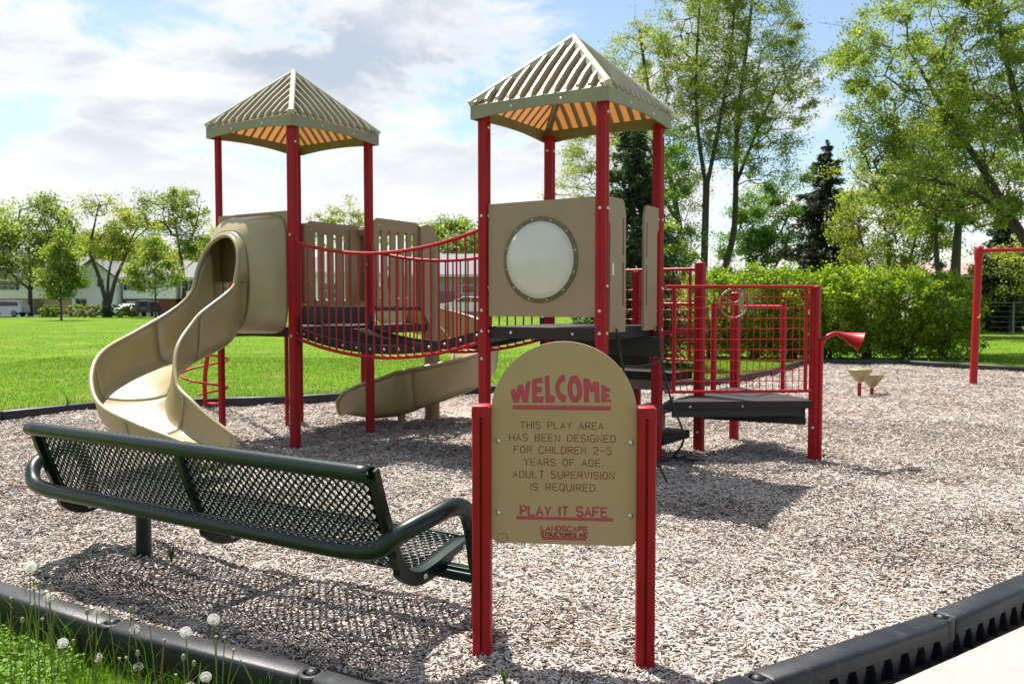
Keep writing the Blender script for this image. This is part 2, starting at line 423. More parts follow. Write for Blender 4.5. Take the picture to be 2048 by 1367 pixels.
# lawn: one sheet from the border outwards to the horizon, its rings follow the border outline
def lawn():
    m = bpy.data.materials.new('lawn grass'); m.use_nodes = True; t = m.node_tree; n = t.nodes; l = t.links
    b = n['Principled BSDF']; b.inputs['Roughness'].default_value = .95; b.inputs['Specular IOR Level'].default_value = .05
    g = n.new('ShaderNodeTexCoord')
    def no(sc, det, lo, hi, out=1.):
        q = n.new('ShaderNodeTexNoise'); q.inputs['Scale'].default_value = sc; q.inputs['Detail'].default_value = det; q.inputs['Roughness'].default_value = .6; l.new(g.outputs['Object'], q.inputs[0])
        r = n.new('ShaderNodeMapRange'); l.new(q.outputs[0], r.inputs[0]); r.inputs[1].default_value = lo; r.inputs[2].default_value = hi; r.inputs[4].default_value = out; return r.outputs[0]
    x = n.new('ShaderNodeMixRGB'); l.new(no(.35, 8, .35, .65), x.inputs[0]); x.inputs[1].default_value = (.080, .155, .010, 1); x.inputs[2].default_value = (.130, .225, .016, 1)
    y = n.new('ShaderNodeMixRGB'); l.new(no(.8, 9, .53, .70, .7), y.inputs[0]); l.new(x.outputs[0], y.inputs[1]); y.inputs[2].default_value = (.24, .215, .07, 1)
    z = n.new('ShaderNodeMixRGB'); z.blend_type = 'MULTIPLY'; l.new(no(22, 5, .35, .6, .5), z.inputs[0]); l.new(y.outputs[0], z.inputs[1]); z.inputs[2].default_value = (.5, .6, .4, 1)
    l.new(z.outputs[0], b.inputs['Base Color'])
    bn = n.new('ShaderNodeTexNoise'); bn.inputs['Scale'].default_value = 14; bn.inputs['Detail'].default_value = 9; l.new(g.outputs['Object'], bn.inputs[0])
    bu = n.new('ShaderNodeBump'); bu.inputs['Strength'].default_value = .8; bu.inputs['Distance'].default_value = .06; l.new(bn.outputs[0], bu.inputs['Height']); l.new(bu.outputs[0], b.inputs['Normal'])
    P = []
    nb = len(BORDER)
    for i in range(nb):
        a = BORDER[i]; c = BORDER[(i+1) % nb]; k = max(1, int(math.hypot(a[0]-c[0], a[1]-c[1])/.6))
        for j in range(k): P.append((a[0]+(c[0]-a[0])*j/k, a[1]+(c[1]-a[1])*j/k))
    P = np.array(P); cen = np.array([1.5, 9.]); D = P-cen; Ln = np.linalg.norm(D, axis=1); D = D/Ln[:, None]
    rings = []
    for e in (-.02, .12, .4, 1, 2, 3.5, 5.5, 8, 11, 15, 20, 26, 33, 42, 55, 75, 110, 180, 320, 600, 1200):
        Q = P+D*e
        if e > 0:   # rings become rounder as they grow
            rr = Ln+e; mean = Ln.mean()+e; k = smooth(e/60)
            Q = cen+D*(rr*(1-k)+mean*k)[:, None]
        rings.append([(q[0], q[1], lawn_z(q[0], q[1])) for q in Q])
    mb = MB().loft(rings)
    o = link('lawn', mkmesh('lawn', mb.v, [f[::-1] for f in mb.f], m, 80)); tag(o, kind='structure')
lawn()
# ------------------------------------------------------------------ black plastic border timbers
def timber(parent, a, b, outside, fins=True, ztop=.03, zbot=-.26, pockets=True):
    a = Vector((*a, 0)); b = Vector((*b, 0)); d = (b-a); ln = d.length; d.normalize(); s = Vector((-d.y, d.x, 0))
    if s.dot(outside) < 0: s = -s
    W_ = .128; h1 = ztop-.075; g = .012
    mb = MB()
    # top band: rounded channel with half round nose at one end and a notch at the other
    prof = [(-W_/2, h1), (-W_/2, ztop-.02), (-W_/2+.008, ztop-.006), (-W_/2+.02, ztop), (W_/2-.02, ztop), (W_/2-.008, ztop-.006), (W_/2, ztop-.02), (W_/2, h1)]
    st = [g, g+.012, ln-.075, ln-.06]
    rings = []
    for k, t in enumerate(st):
        sh = .86 if k in (0, 3) else 1.; dz = -.006 if k in (0, 3) else 0
        rings.append([a+d*t+s*(x*sh)+Vector((0, 0, z+dz)) for x, z in prof])
    mb.loft(rings, caps=True)
    # lower wall set back, with rounded pockets between fins on the outer face
    o = .02 if pockets else .006
    mb.box(a+d*((ln-.07+g)/2)+s*(-o)+Vector((0, 0, (h1+zbot)/2)), (ln-.09-g, W_-2*o, h1-zbot), ax=(d, s, Vector((0, 0, 1))))
    if fins and pockets:
        nf = max(3, int(ln/.125))
        for i in range(nf+1):
            t = g+.03+(ln-.15)*i/nf; c = a+d*t; w1 = .02
            zs = np.linspace(0, 1, 6)
            R1 = []
            for q in zs:   # fin widens towards the top band: arched pockets
                ww = w1+.028*max(0, (q-.62)/.38)**2; zz = zbot+(h1-zbot)*q
                R1.append([c+d*(-ww)+s*(W_/2-2*o-.002)+Vector((0, 0, zz)), c+d*ww+s*(W_/2-2*o-.002)+Vector((0, 0, zz)), c+d*(ww*.8)+s*(W_/2-.004)+Vector((0, 0, zz)), c-d*(ww*.8)+s*(W_/2-.004)+Vector((0, 0, zz))])
            mb.loft(R1, caps=True)
        mb.box(a+d*(ln/2-.03)+s*(W_/2-.03)+Vector((0, 0, zbot+.02)), (ln-.1, .05, .05), ax=(d, s, Vector((0, 0, 1))))
    # knuckle: lower round ear under the next timber's nose
    ring = [(.052, zbot), (.052, ztop-.035), (.046, ztop-.03)]
    mb.lathe(ring, a+d*(ln-.03), 16)
    mb.lathe([(.058, h1-.03), (.058, ztop-.012), (.05, ztop-.004), (.034, ztop-.004), (.031, ztop-.02)], a+d*(ln-.03), 18)
    t = build(mb, 'timber', timm, parent, 45, bevel=.004 if fins else 0)
    if fins:
        build(MB().lathe([(.024, ztop-.03), (.024, ztop-.006), (.018, ztop+.002), (.008, ztop+.006), (.0, ztop+.0065)], a+d*(ln-.03), 14), 'pin', timm, t)
    return t
def run(name, pts, label, fins, out_from=(2, 9), pockets=True):
    e = empty(name, (0, 0, 0), 0, label, 'border edging', 'black plastic edging around the play area')
    for i in range(len(pts)-1):
        a = Vector(pts[i]); b = Vector(pts[i+1]); k = max(1, round((b-a).length/1.19))
        for j in range(k):
            p = a+(b-a)*j/k; q = a+(b-a)*(j+1)/k; mid = (p+q)/2
            timber(e, p, q, Vector((mid.x-out_from[0], mid.y-out_from[1], 0)), fins, pockets=pockets, ztop=.03 if fins else .105, zbot=-.26 if fins else -.05)
    return e
run('border_edging', [BORDER[3], BORDER[2], BORDER[1], BORDER[0]], 'near black plastic edging on the left, between the dandelions and the green bench', True, pockets=False)
run('border_edging', [(3.74, 5.07), (2.73, 4.375), (1.95, 3.80), (.92, 3.17), (.22, 2.75)], 'near black plastic edging at lower right with arched pockets, beside the concrete path', True)
run('border_edging', BORDER[7:15], 'far black edging on the left between the wood chips and the open lawn', False)
run('border_edging', BORDER[14:21], 'far black edging in front of the hedge, behind the stepping pods and swing post', False)
# ------------------------------------------------------------------ concrete path and soil strip
path = [(3.9, 5.02), (2.494, 4.042), (1.946, 3.665), (1.553, 3.398), (.9, 2.9), (.9, 1.0), (9, 1.0), (9, 7.5)]
mb = MB().prism([(x, y, 0) for x, y in path], (0, 0, -.25), (0, 0, -.10))
o = build(mb, 'concrete_path', concm, None, 35, bevel=.012); tag(o, kind='structure')
mb = MB().prism([(x, y, 0) for x, y in [(4.5, 5.6), (3.9, 5.16), (2.4, 4.15), (1.9, 3.75), (.9, 3.05), (.2, 2.6), (.5, 2.2), (1.4, 2.9), (2.4, 3.75), (4.4, 5.0)]], (0, 0, -.30), (0, 0, -.150))
o = build(mb, 'soil_strip', soilm, None, 35); tag(o, kind='structure')
# ------------------------------------------------------------------ grass blades, clover
def blades(n, region, hh, ww, poly=None, cond=None, clump=0):
    x0, x1, y0, y1 = region
    X = rng.uniform(x0, x1, n*3); Y = rng.uniform(y0, y1, n*3)
    if clump: cx = rng.uniform(x0, x1, clump); cy = rng.uniform(y0, y1, clump); i = rng.integers(0, clump, n*3); X = cx[i]+rng.normal(0, .06, n*3); Y = cy[i]+rng.normal(0, .06, n*3)
    k = ~in_poly(X, Y, BORDER)
    if cond is not None: k &= cond(X, Y)
    X = X[k][:n]; Y = Y[k][:n]; n = len(X)
    Z = np.array([lawn_z(x, y) for x, y in zip(X, Y)])
    h_ = rng.gamma(6, hh/6, n); a = rng.uniform(0, 2*math.pi, n); ln = rng.normal(0, .35, (n, 2))
    s = np.stack([np.cos(a), np.sin(a), np.zeros(n)], 1)*(rng.uniform(.6, 1.3, n)*ww/2)[:, None]
    b = np.stack([X, Y, Z-.01], 1); m_ = b+np.stack([ln[:, 0]*h_*.3, ln[:, 1]*h_*.3, h_*.6], 1); t = b+np.stack([ln[:, 0]*h_, ln[:, 1]*h_, h_], 1)
    q1 = np.stack([b-s, b+s, m_+s*.8, m_-s*.8], 1); q2 = np.stack([m_-s*.8, m_+s*.8, t+s*.1, t-s*.1], 1)
    v = rng.uniform(0, 1, n)
    return np.concatenate([q1.reshape(-1, 3), q2.reshape(-1, 3)]), np.concatenate([v, v])
grassm = attrmat('grass blades', [(0, (.055, .13, .008)), (.5, (.10, .195, .014)), (.93, (.155, .255, .022)), (1, (.24, .21, .08))], .7, .35, (1.2, 1.25, .5))
# margin along the far border, denser and taller right behind the timbers
far = lambda X, Y: (np.abs(X) < Y*.66+.5)
V1, v1 = blades(110000, (-12, 14, 10.5, 22), .032, .008, cond=lambda X, Y: far(X, Y) & (Y < 22))
V2, v2 = blades(70000, (-34, 30, 18, 70), .035, .016, cond=lambda X, Y: far(X, Y) & (rng.uniform(0, 1, X.shape) < ((70-Y)/52)**1.5))
rim_pts = []
V3, v3 = blades(20000, (-7.5, 5.5, 10.5, 18), .075, .009, cond=lambda X, Y: far(X, Y) & in_poly(X, Y-.35, BORDER) | (far(X, Y) & in_poly(X+.2, Y-.25, BORDER)))
o = link('lawn_blades', fast_mesh('lawn_blades', np.concatenate([V1, V2, V3]), 4, grassm, np.concatenate([v1, v2, v3])))
tag(o, 'short bright green lawn grass beyond the far edging', 'grass', kind='stuff')
near = lambda X, Y: (X < .0) & (np.abs(X) < Y*.66+.3)
V1, v1 = blades(24000, (-2.9, .1, 2.4, 4.4), .048, .0035, cond=near)
V2, v2 = blades(1100, (-2.9, .1, 2.5, 4.4), .15, .0055, cond=near, clump=150)
o = link('foreground_grass', fast_mesh('foreground_grass', np.concatenate([V1, V2]), 4, grassm, np.concatenate([v1, v2])))
tag(o, 'sunlit unmown grass in front of the near edging at lower left', 'grass', kind='stuff')
def clover():
    n = 5200
    X = rng.uniform(-2.9, -.4, n*2); Y = rng.uniform(2.4, 4.3, n*2)
    k = near(X, Y) & ~in_poly(X, Y, BORDER) & (~in_poly(X, Y+.14, BORDER)) & (np.sin(X*5)+np.cos(Y*6+X*3) > -.9)
    X = X[k][:n]; Y = Y[k][:n]; n = len(X); q = []; v = []
    Z = np.array([lawn_z(x, y) for x, y in zip(X, Y)])+rng.uniform(.03, .085, n)
    a0 = rng.uniform(0, 6.28, n); tl = rng.normal(0, .3, (n, 2)); vv = rng.uniform(.2, 1, n)
    for j in range(3):
        a = a0+j*2.094; r = rng.uniform(.007, .013, n)
        d = np.stack([np.cos(a), np.sin(a), tl[:, 0]], 1); s = np.stack([-np.sin(a), np.cos(a), tl[:, 1]], 1); c = np.stack([X, Y, Z], 1)
        q.append(np.stack([c, c+(d*.75-s*.62)*r[:, None], c+d*1.25*r[:, None], c+(d*.75+s*.62)*r[:, None]], 1).reshape(-1, 3)); v.append(vv)
    m = attrmat('clover leaves', [(0, (.09, .19, .015)), (1, (.17, .33, .03))], .5, .45, (1.2, 1.3, .5))
    o = link('clover', fast_mesh('clover', np.concatenate(q), 4, m, np.concatenate(v))); tag(o, 'bright green clover patch at the lower left corner', 'clover', kind='stuff')
clover()

def specks():
    n = 700; X = rng.uniform(-22, 16, n*2); Y = rng.uniform(11, 45, n*2); k = far(X, Y) & ~in_poly(X, Y, BORDER); X = X[k]; Y = Y[k]; n = len(X)
    Z = np.array([lawn_z(x, y) for x, y in zip(X, Y)])+rng.uniform(.04, .09, n); c = np.stack([X, Y, Z], 1); q = []
    for a in ((1, 0, 0), (0, 1, 0)):
        s = np.array(a)*.014; u = np.array([0, 0, .014]); q.append(np.stack([c-s-u, c+s-u, c+s+u, c-s+u], 1).reshape(-1, 3))
    v = rng.uniform(0, 1, n); m = attrmat('lawn flowers', [(0, (.45, .45, .42)), (.7, (.6, .6, .55)), (1, (.6, .45, .03))], .9)
    o = link('lawn_flowers', fast_mesh('lawn_flowers', np.concatenate(q), 4, m, np.concatenate([v, v]))); tag(o, 'white and yellow dandelion heads dotted over the lawn', 'flowers', kind='stuff')
specks()
# ------------------------------------------------------------------ play structure (frame: x along the bridge to the camera's right, y away from the camera)
PS = empty('play_structure', (.5465, 7.569, 0), -(math.pi/2-1.0055), 'red and tan playground structure with two roofed towers, a sagging bridge and two tan slides', 'play structure')
bolt_me = mkmesh('bolt', *(lambda m: (m.v, m.f))(MB().lathe([(.014, 0), (.014, .003), (.010, .008), (.004, .0105), (0, .011)], n=12)), steel, 40)
def bolt(parent, loc, ax, s=1.):
    po = parent.get('_org', (0, 0, 0))
    o = link('bolt', bolt_me, parent, (loc[0]-po[0], loc[1]-po[1], loc[2]-po[2]), Vector(ax).to_track_quat('Z', 'Y').to_euler(), (s, s, s))
    return o
def postsec(c, w_, z0, z1, cap=False):
    """rounded square extrusion with a shallow groove down each face"""
    h = w_/2; g = .0055; r = .014; ring = []
    def side(rot):
        pts = [(-h+r, -h), (-.010, -h), (-.005, -h+g), (.005, -h+g), (.010, -h), (h-r, -h), (h-r*.3, -h+r*.3)]
        ca, sa = math.cos(rot), math.sin(rot)
        return [(x*ca-y*sa, x*sa+y*ca) for x, y in pts]
    for k in range(4): ring += side(k*math.pi/2)
    mb = MB(); R_ = [[(c[0]+x*s, c[1]+y*s, z) for x, y in ring] for s, z in (((1, z0), (1, z1)) if not cap else ((1, z0), (1, z1-.03), (.93, z1-.012), (.7, z1-.002), (.3, z1)))]
    mb.loft(R_, caps=True); return mb
def post(c, z1, w_=.088, cap=False, z0=-.05, bolts=(), m=None):
    o = build(postsec(c, w_, z0, z1, cap), 'post', m or red, PS, 30)
    for (z, ax) in bolts: bolt(o, (c[0]+ax[0]*w_/2, c[1]+ax[1]*w_/2, z), ax, 1.15)
    return o
s5 = .5705
MT = dict(A=(-s5, -s5), B=(s5, -s5), C=(s5, s5), D=(-s5, s5))
LT = dict(L=(-3.505-s5, -s5), F=(-3.505+s5, -s5), R=(-3.505+s5, s5), K=(-3.505-s5, s5))
fr = (0, -1, 0); rt = (1, 0, 0)
for k, c in MT.items(): post(c, 3.09, bolts=[(z, fr) for z in (.98, 1.22, 1.40, 2.22)]+[(z, rt) for z in (1.22, 1.60, 2.22, 2.98)] if k != 'D' else [(2.95, fr), (2.95, rt)])
post(LT['F'], 3.29, bolts=[(1.13, fr), (2.16, fr), (1.15, rt), (3.1, rt)]); post(LT['R'], 3.29, .082, bolts=[(1.9, fr)])
post(LT['L'], 3.29, .062); post(LT['K'], 3.29, .075)
build(MB().tube([(-4.03, .33, -.05), (-4.03, .33, 1.16)], .024, 10), 'brace_leg', red, PS)
build(MB().box((-4.0, -.1, 1.12), (.05, .9, .05)), 'brace_bar', red, PS)

def roof(c, z0):
    hr, bh, dz = .659, .118, .738; zt = z0+bh-.012; ap = Vector((c[0], c[1], z0+dz))
    # band: four arched boards
    base = None
    dirs = [(Vector((1, 0, 0)), Vector((0, -1, 0))), (Vector((0, 1, 0)), Vector((1, 0, 0))), (Vector((-1, 0, 0)), Vector((0, 1, 0))), (Vector((0, -1, 0)), Vector((-1, 0, 0)))]
    cc = Vector((c[0], c[1], 0))
    rf = None
    for i, (t, n) in enumerate(dirs):
        poly = []
        for q in np.linspace(-1, 1, 25):
            arch = .030*(1-min(1, abs(q)/.86)**2) if abs(q) < .86 else 0
            poly.append(cc+t*(q*(hr-.012))+n*hr+Vector((0, 0, z0+arch)))
        poly += [cc+t*(hr-.012)+n*hr+Vector((0, 0, z0+bh)), cc-t*(hr-.012)+n*hr+Vector((0, 0, z0+bh))]
        mb = MB(); mb.prism(poly, n*-.022, (0, 0, 0))
        # shallow return lip on top of the band
        if rf is None:
            sheet = MB()
            for (t2, n2) in dirs:
                a = cc-t2*hr*.985+n2*hr*.985+Vector((0, 0, zt)); b = cc+t2*hr*.985+n2*hr*.985+Vector((0, 0, zt))
                sheet.add([a, b, ap], [(0, 1, 2)])
            rf = build(sheet, 'roof', roofm, PS, 20)
        o = build(mb, 'eave_band', bandm, rf, 40, bevel=.004)
        for q in (-.36, .36): 
            p = cc+t*(q*hr)+n*hr+Vector((0, 0, z0+.062)); bolt(o, p, n, 1.1)
        # corner piece, rounded
        k = cc+t*(hr-.013)+n*(hr-.013)
        build(MB().lathe([(.0145, z0+.0015), (.0145, z0+bh-.0015)], k, 14), 'band_corner', bandm, rf, 40)
        # ribs run up the slope from the band to the hips
        slope_n = (n*(z0+dz-zt)+Vector((0, 0, hr))).normalized()
        mid = cc+n*hr+Vector((0, 0, zt))
        K = 12
        for j in range(K):
            q = -1+(2*j+1)/K; up = 1-abs(q)
            if up < .06: continue
            a = mid+t*(q*hr); b = a+(ap-mid)*(up*.985)
            a = a+(b-a).normalized()*.012
            dv = (b-a).normalized(); y = t
            m2 = MB()
            sec = [(-.020, .001), (-.0125, .034), (.0125, .034), (.020, .001)]
            bow = .012 if up > .2 else 0
            rr = []
            for w2 in (0, .08, .5, .9, 1.):
                lift = bow*math.sin(math.pi*w2)
                f2 = .6 if w2 in (0,) else 1
                rr.append([a+(b-a)*w2+t*x+slope_n*(z*f2+(lift if z > 0 else 0)) for x, z in sec])
            m2.loft(rr, closed=False)
            build(m2, 'rib', ribm, rf, 25)
        # hip cap
        e = cc+t*(hr-.004)+n*(hr-.004)+Vector((0, 0, zt+.012)); h2 = (ap-e)
        sd = Vector((t.x-n.x, t.y-n.y, 0)).normalized(); un = sd.cross(h2.normalized())
        if un.z < 0: un = -un
        prof = [(-.034, -.016), (-.026, .034), (-.012, .046), (.012, .046), (.026, .034), (.034, -.016)]
        build(MB().loft([[e+h2*q+sd*x+un*z for x, z in prof] for q in (0, .5, 1.)], caps=True), 'hip_cap', hipm, rf, 30)
    build(MB().lathe([(.045, z0+dz-.02), (.04, z0+dz+.03), (.02, z0+dz+.048), (0, z0+dz+.05)], (c[0], c[1], 0), 12), 'finial', hipm, rf)
roof((0, 0), 3.047)
roof((-3.505, 0), 3.247)

# decks
def deck(cx, cy, w_, d_, z, m=deckm, th=.06, name='deck', bolts=True):
    mb = MB().box((cx, cy, z-th/2-.002), (w_, d_, th))
    o = build(mb, name, m, PS, 35, bevel=.006); return o
d = deck(0, 0, 1.05, 1.13, 1.265, th=.105)
for x in (-.3, .3): bolt(d, (x, -.565, 1.21), fr)
deck(-3.505, 0, 1.05, 1.13, 1.215, th=.10)
deck(-3.505, 1.14, 1.13, 1.13, 1.215, th=.10)
build(MB().box((-4.07, 1.14, 1.31), (.03, 1.05, .2)), 'kick_board', blackm, PS, bevel=.004)
build(MB().box((-3.505, .60, 1.33), (1.02, .03, .20)), 'kick_board', blackm, PS, bevel=.004)
build(MB().tube([(-4.07, 1.70, -.05), (-4.07, 1.70, 1.4)], .03, 10), 'brace_leg', red, PS)
for c in ((s5, s5), (-s5, s5)): build(MB().box((c[0]*.82, c[1], 1.09), (.14, .04, .22)), 'deck_bracket', blackm, PS, bevel=.004)
build(MB().box((0.15, .45, 1.07), (1.0, .05, .18)), 'deck_beam', blackm, PS)

# panel with bubble window on the front of the right tower
def panel_hole():
    x0, x1, z0, z1, cz, rr = -.518, .514, 1.35, 2.318, 1.825, .325; n = 48; vs = []; f = []
    mb = MB()
    for y in (-s5-.012, -s5+.010):
        outer = []
        for k in range(n):
            a = 2*math.pi*(k+.5)/n-math.pi/4-math.pi/n; ca, sa = math.cos(a), math.sin(a)
            q = 1/max(abs(ca), abs(sa)); X = ca*q; Z = sa*q
            outer.append((x0+(X+1)/2*(x1-x0), y, z0+(Z+1)/2*(z1-z0)))
        vs += outer+[(rr*math.cos(2*math.pi*k/n-math.pi/4), y, cz+rr*math.sin(2*math.pi*k/n-math.pi/4)) for k in range(n)]
    for k in range(n):
        j = (k+1) % n
        f += [(k, j, n+j, n+k), (2*n+k, 3*n+k, 3*n+j, 2*n+j), (k, 2*n+k, 2*n+j, j), (n+k, n+j, 3*n+j, 3*n+k)]
    mb.add(vs, f); return mb, cz
mb, cz = panel_hole()
bp = build(mb, 'bubble_panel', tanf, PS, 30)
fy = Vector((0, -1, 0)); yb = -s5-.012
build(MB().lathe([(.318, -.006), (.362, -.006), (.362, .004), (.355, .007), (.322, .007), (.318, .004)], (0, yb, cz), 56, fy), 'ring', steelr, bp, 30)
prof = [(.322, .0075)]+[(.318*math.cos(a), .0075+.13*math.sin(a)) for a in np.linspace(.05, math.pi/2-.04, 14)]
build(MB().lathe(prof, (0, yb, cz), 48, fy), 'bubble_window', bubm, bp, 60)
for k in range(12):
    a = 2*math.pi*(k+.4)/12; bolt(bp, (.342*math.cos(a), yb-.007, cz+.342*math.sin(a)), fy, .62)
# slotted guard panels
def slotted(p0, p1, z0, z1, slots, th=.035, name='slotted_panel', zs=(.12, .12), mid_bar=False, sw=.032, notch=False, rz=.06):
    """p0,p1 plan points; slots: list of centres along the run; zs margins of slots from bottom and top"""
    a = Vector((*p0, 0)); b = Vector((*p1, 0)); ln = (b-a).length; t = (b-a)/ln; n = Vector((-t.y, t.x, 0))
    # strips between slots, tops and bottoms as one welded outline built from columns
    edges = sorted(slots); cols = []; x = 0
    for s_ in edges: cols.append((x, s_-sw/2)); x = s_+sw/2
    cols.append((x, ln))
    mb = MB(); zb = z0+zs[0]; ztp = z1-zs[1]
    for i, (u0, u1) in enumerate(cols):
        mb.box(a+t*((u0+u1)/2)+Vector((0, 0, (zb+ztp)/2)), (u1-u0, th*.8, ztp-zb+.004), ax=(t, n, Vector((0, 0, 1))))
    if mid_bar: mb.box(a+t*(ln/2)+Vector((0, 0, (zb+ztp)/2)), (ln-.01, th*.76, .09), ax=(t, n, Vector((0, 0, 1))))
    for (zz0, zz1, top) in ((z0, zb, 0), (ztp, z1, 1)):
        # rounded outer corners, rounded slot ends
        out = []
        r = rz
        if top: out = [(0, zz0), (0, zz1-r)]+[(r-r*math.cos(q), zz1-r+r*math.sin(q)) for q in np.linspace(.2, math.pi/2, 6)]+[(ln-r+r*math.sin(q), zz1-r+r*math.cos(q)) for q in np.linspace(0, math.pi/2-.2, 6)]+[(ln, zz1-r), (ln, zz0)]
        else: out = [(ln, zz1), (ln, zz0+r*.5), (ln-r*.5, zz0), (r*.5, zz0), (0, zz0+r*.5), (0, zz1)]
        edge = []
        sl_ = reversed(edges) if top else edges
        for s_ in sl_:
            sg = -1 if top else 1
            arc = [(s_-sg*sw/2*math.cos(q), (zz0 if top else zz1)+(1 if top else -1)*sw/2*math.sin(q)) for q in np.linspace(0, math.pi, 7)]
            edge += arc
        poly = [a+t*x+Vector((0, 0, z)) for x, z in out+edge]
        mb.prism(poly, n*(-th/2), n*(th/2))
    return build(mb, name, tan, PS, 35)
sl1 = [.17, .33, .49, .65, .81]
p = slotted((-4.07, .70), (-4.07, 1.66), 1.38, 2.47, sl1, zs=(.15, .15), sw=.062)
for z in (1.68, 2.36): bolt(p, (-4.05, .76, z), rt)
p = slotted((-2.93, .63), (-2.93, 1.46), 1.42, 2.44, [.12, .27, .42, .57, .71], zs=(.13, .16), sw=.058)
for z in (1.68, 2.36): bolt(p, (-2.91, .70, z), rt)
build(MB().box((-4.02, 1.68, 1.98), (.16, .05, .98)), 'panel_flange', tan, PS, bevel=.02)
build(MB().box((-4.05, .645, 1.95), (.10, .05, .98)), 'panel_flange', tan, PS, bevel=.02)
build(MB().box((-2.95, 1.05, 1.40), (.06, .85, .05)), 'panel_lip', blackm, PS, bevel=.01)
# entrance panels on the right face of the right tower, each with two long slots and a hand hold cut out beside the post
def gate(y0, y1, flip):
    def Q(y, z): return Vector((s5+.018, y, z))
    t = 1 if not flip else -1; a = y0 if not flip else y1; w_ = abs(y1-y0)
    X = lambda q: a+t*q
    W3 = w_
    out = [(.0, 2.32), (W3*.55, 2.325)]+[(W3-.11+.11*math.sin(q), 2.215+.11*math.cos(q)) for q in np.linspace(.1, math.pi/2, 7)]+[(W3, 1.225), (.045, 1.225), (.045, 1.95), (.05, 2.08), (.035, 2.11), (0, 2.13)]
    # two slots near the free edge: body is built as three strips
    mb = MB(); th = .022
    sx0, sx1 = W3-.065, W3-.037
    import itertools
    def pr(pts): mb.prism([Q(X(x), z) for x, z in (pts if not flip else pts[::-1])], (-th/2, 0, 0), (th/2, 0, 0))
    pr([(0, 2.32), (sx0, 2.325), (sx0, 1.225), (.045, 1.225), (.045, 1.95), (.05, 2.08), (.035, 2.11), (0, 2.13)])
    pr([(sx1, 2.30), (W3-.012, 2.25), (W3, 2.20), (W3, 1.225), (sx1, 1.225)])
    for z0, z1 in ((1.225, 1.44), (1.80, 1.86), (2.17, 2.318)): pr([(sx0, z0), (sx0, z1+.004*(z1 > 2.3)), (sx1, z1 if z1 < 2.3 else 2.30), (sx1, z0)])
    o = build(mb, 'entrance_panel', tanf, PS, 30, bevel=.0)
    bolt(o, (s5+.03, X(.02), 2.22), rt, .9); return o
g = gate(-.53, -.185, False)
build(MB().box((s5+.0305, -.43, 1.74), (.002, .03, .10)), 'sticker', lab, g)
gate(.20, .53, True)

# ------------------------------------------------------------------ sagging bridge
xa, xb = -2.93, -.575; xm = (xa+xb)/2
def sag(x, ends, low, drift=0): q = (x-xm)/(xb-xa)*2; return low+(ends-low)*q*q+drift*q
br = None
walk_pts = []
nseg = 18
mb = MB()
# walkway: perforated leaves hinged side by side
W2 = .50
rings = []
for i in range(nseg+1):
    x = xa+.01+(xb-xa-.02)*i/nseg; z = sag(x, 1.20, 1.03, .015)
    rings.append([(x, -W2, z), (x, W2, z), (x, W2, z-.012), (x, -W2, z-.012)])
mb.loft(rings, caps=True)
br = build(mb, 'bridge_deck', deckm, PS, 35)
for sy in (-1, 1):
    rr = []
    for i in range(nseg+1):
        x = xa+.01+(xb-xa-.02)*i/nseg; z = sag(x, 1.20, 1.03, .015)
        rr.append([(x, sy*W2, z+.030), (x, sy*(W2+.035), z+.030), (x, sy*(W2+.035), z-.055), (x, sy*W2, z-.055)])
    so_ = build(MB().loft(rr, caps=True), 'side_strap', blackm, br, 40)
    for x in np.linspace(xa+.1, xb-.1, 13):
        bolt(so_, (x, sy*(W2+.035), sag(x, 1.20, 1.03, .015)-.012), (0, sy, 0), 1.05)
    for x in (xa+.0, xb-.0):
        build(MB().box((x+(.05 if x < -2 else -.05), sy*(W2+.045), 1.18), (.07, .03, .30)), 'hanger_plate', blackm, br, 40, bevel=.012)
for i in range(1, 8):
    x = xa+(xb-xa)*i/8; z = sag(x, 1.20, 1.03, .015)
    build(MB().box((x, 0, z+.001), (.012, W2*1.96, .012)), 'hinge_rod', blackm, br)
# raised grip pattern cells on the walkway
gp = MB()
for i in range(60):
    x = xa+.05+(xb-xa-.1)*i/59
    gp.box((x, 0, sag(x, 1.20, 1.03, .015)+.003), (.012, W2*1.9, .006))
o = build(gp, 'grip_ridges', deckm, br, 0); o['kind'] = 'stuff'
for sy, hi_, lo_, nb in ((-1, 2.105, 1.938, 23), (1, 2.08, 1.918, 23)):
    Y = sy*s5
    tp = [(x, Y, sag(x, hi_, lo_, .012)) for x in np.linspace(xa+.04, xb-.03, 26)]
    bt = [(x, Y, sag(x, 1.125, .947, .008)) for x in np.linspace(xa+.04, xb-.03, 26)]
    rail = build(MB().tube(tp, .0175, 10), 'bridge_rail', redrail, PS, 60)
    build(MB().tube(bt, .0175, 10), 'bottom_rail', redrail, rail, 60)
    for x in np.linspace(xa+.10, xb-.10, nb):
        build(MB().tube([(x, Y, sag(x, 1.125, .947, .008)), (x, Y, sag(x, hi_, lo_, .012))], .0088, 7), 'baluster', redrail, rail, 60)
    for x in (xa+.045, xb-.045):
        for z in (1.125, hi_): build(MB().box((x-.0 if x < -2 else x, Y, z), (.012, .05, .07)), 'rail_plate', redrail, rail, 35, bevel=.003)

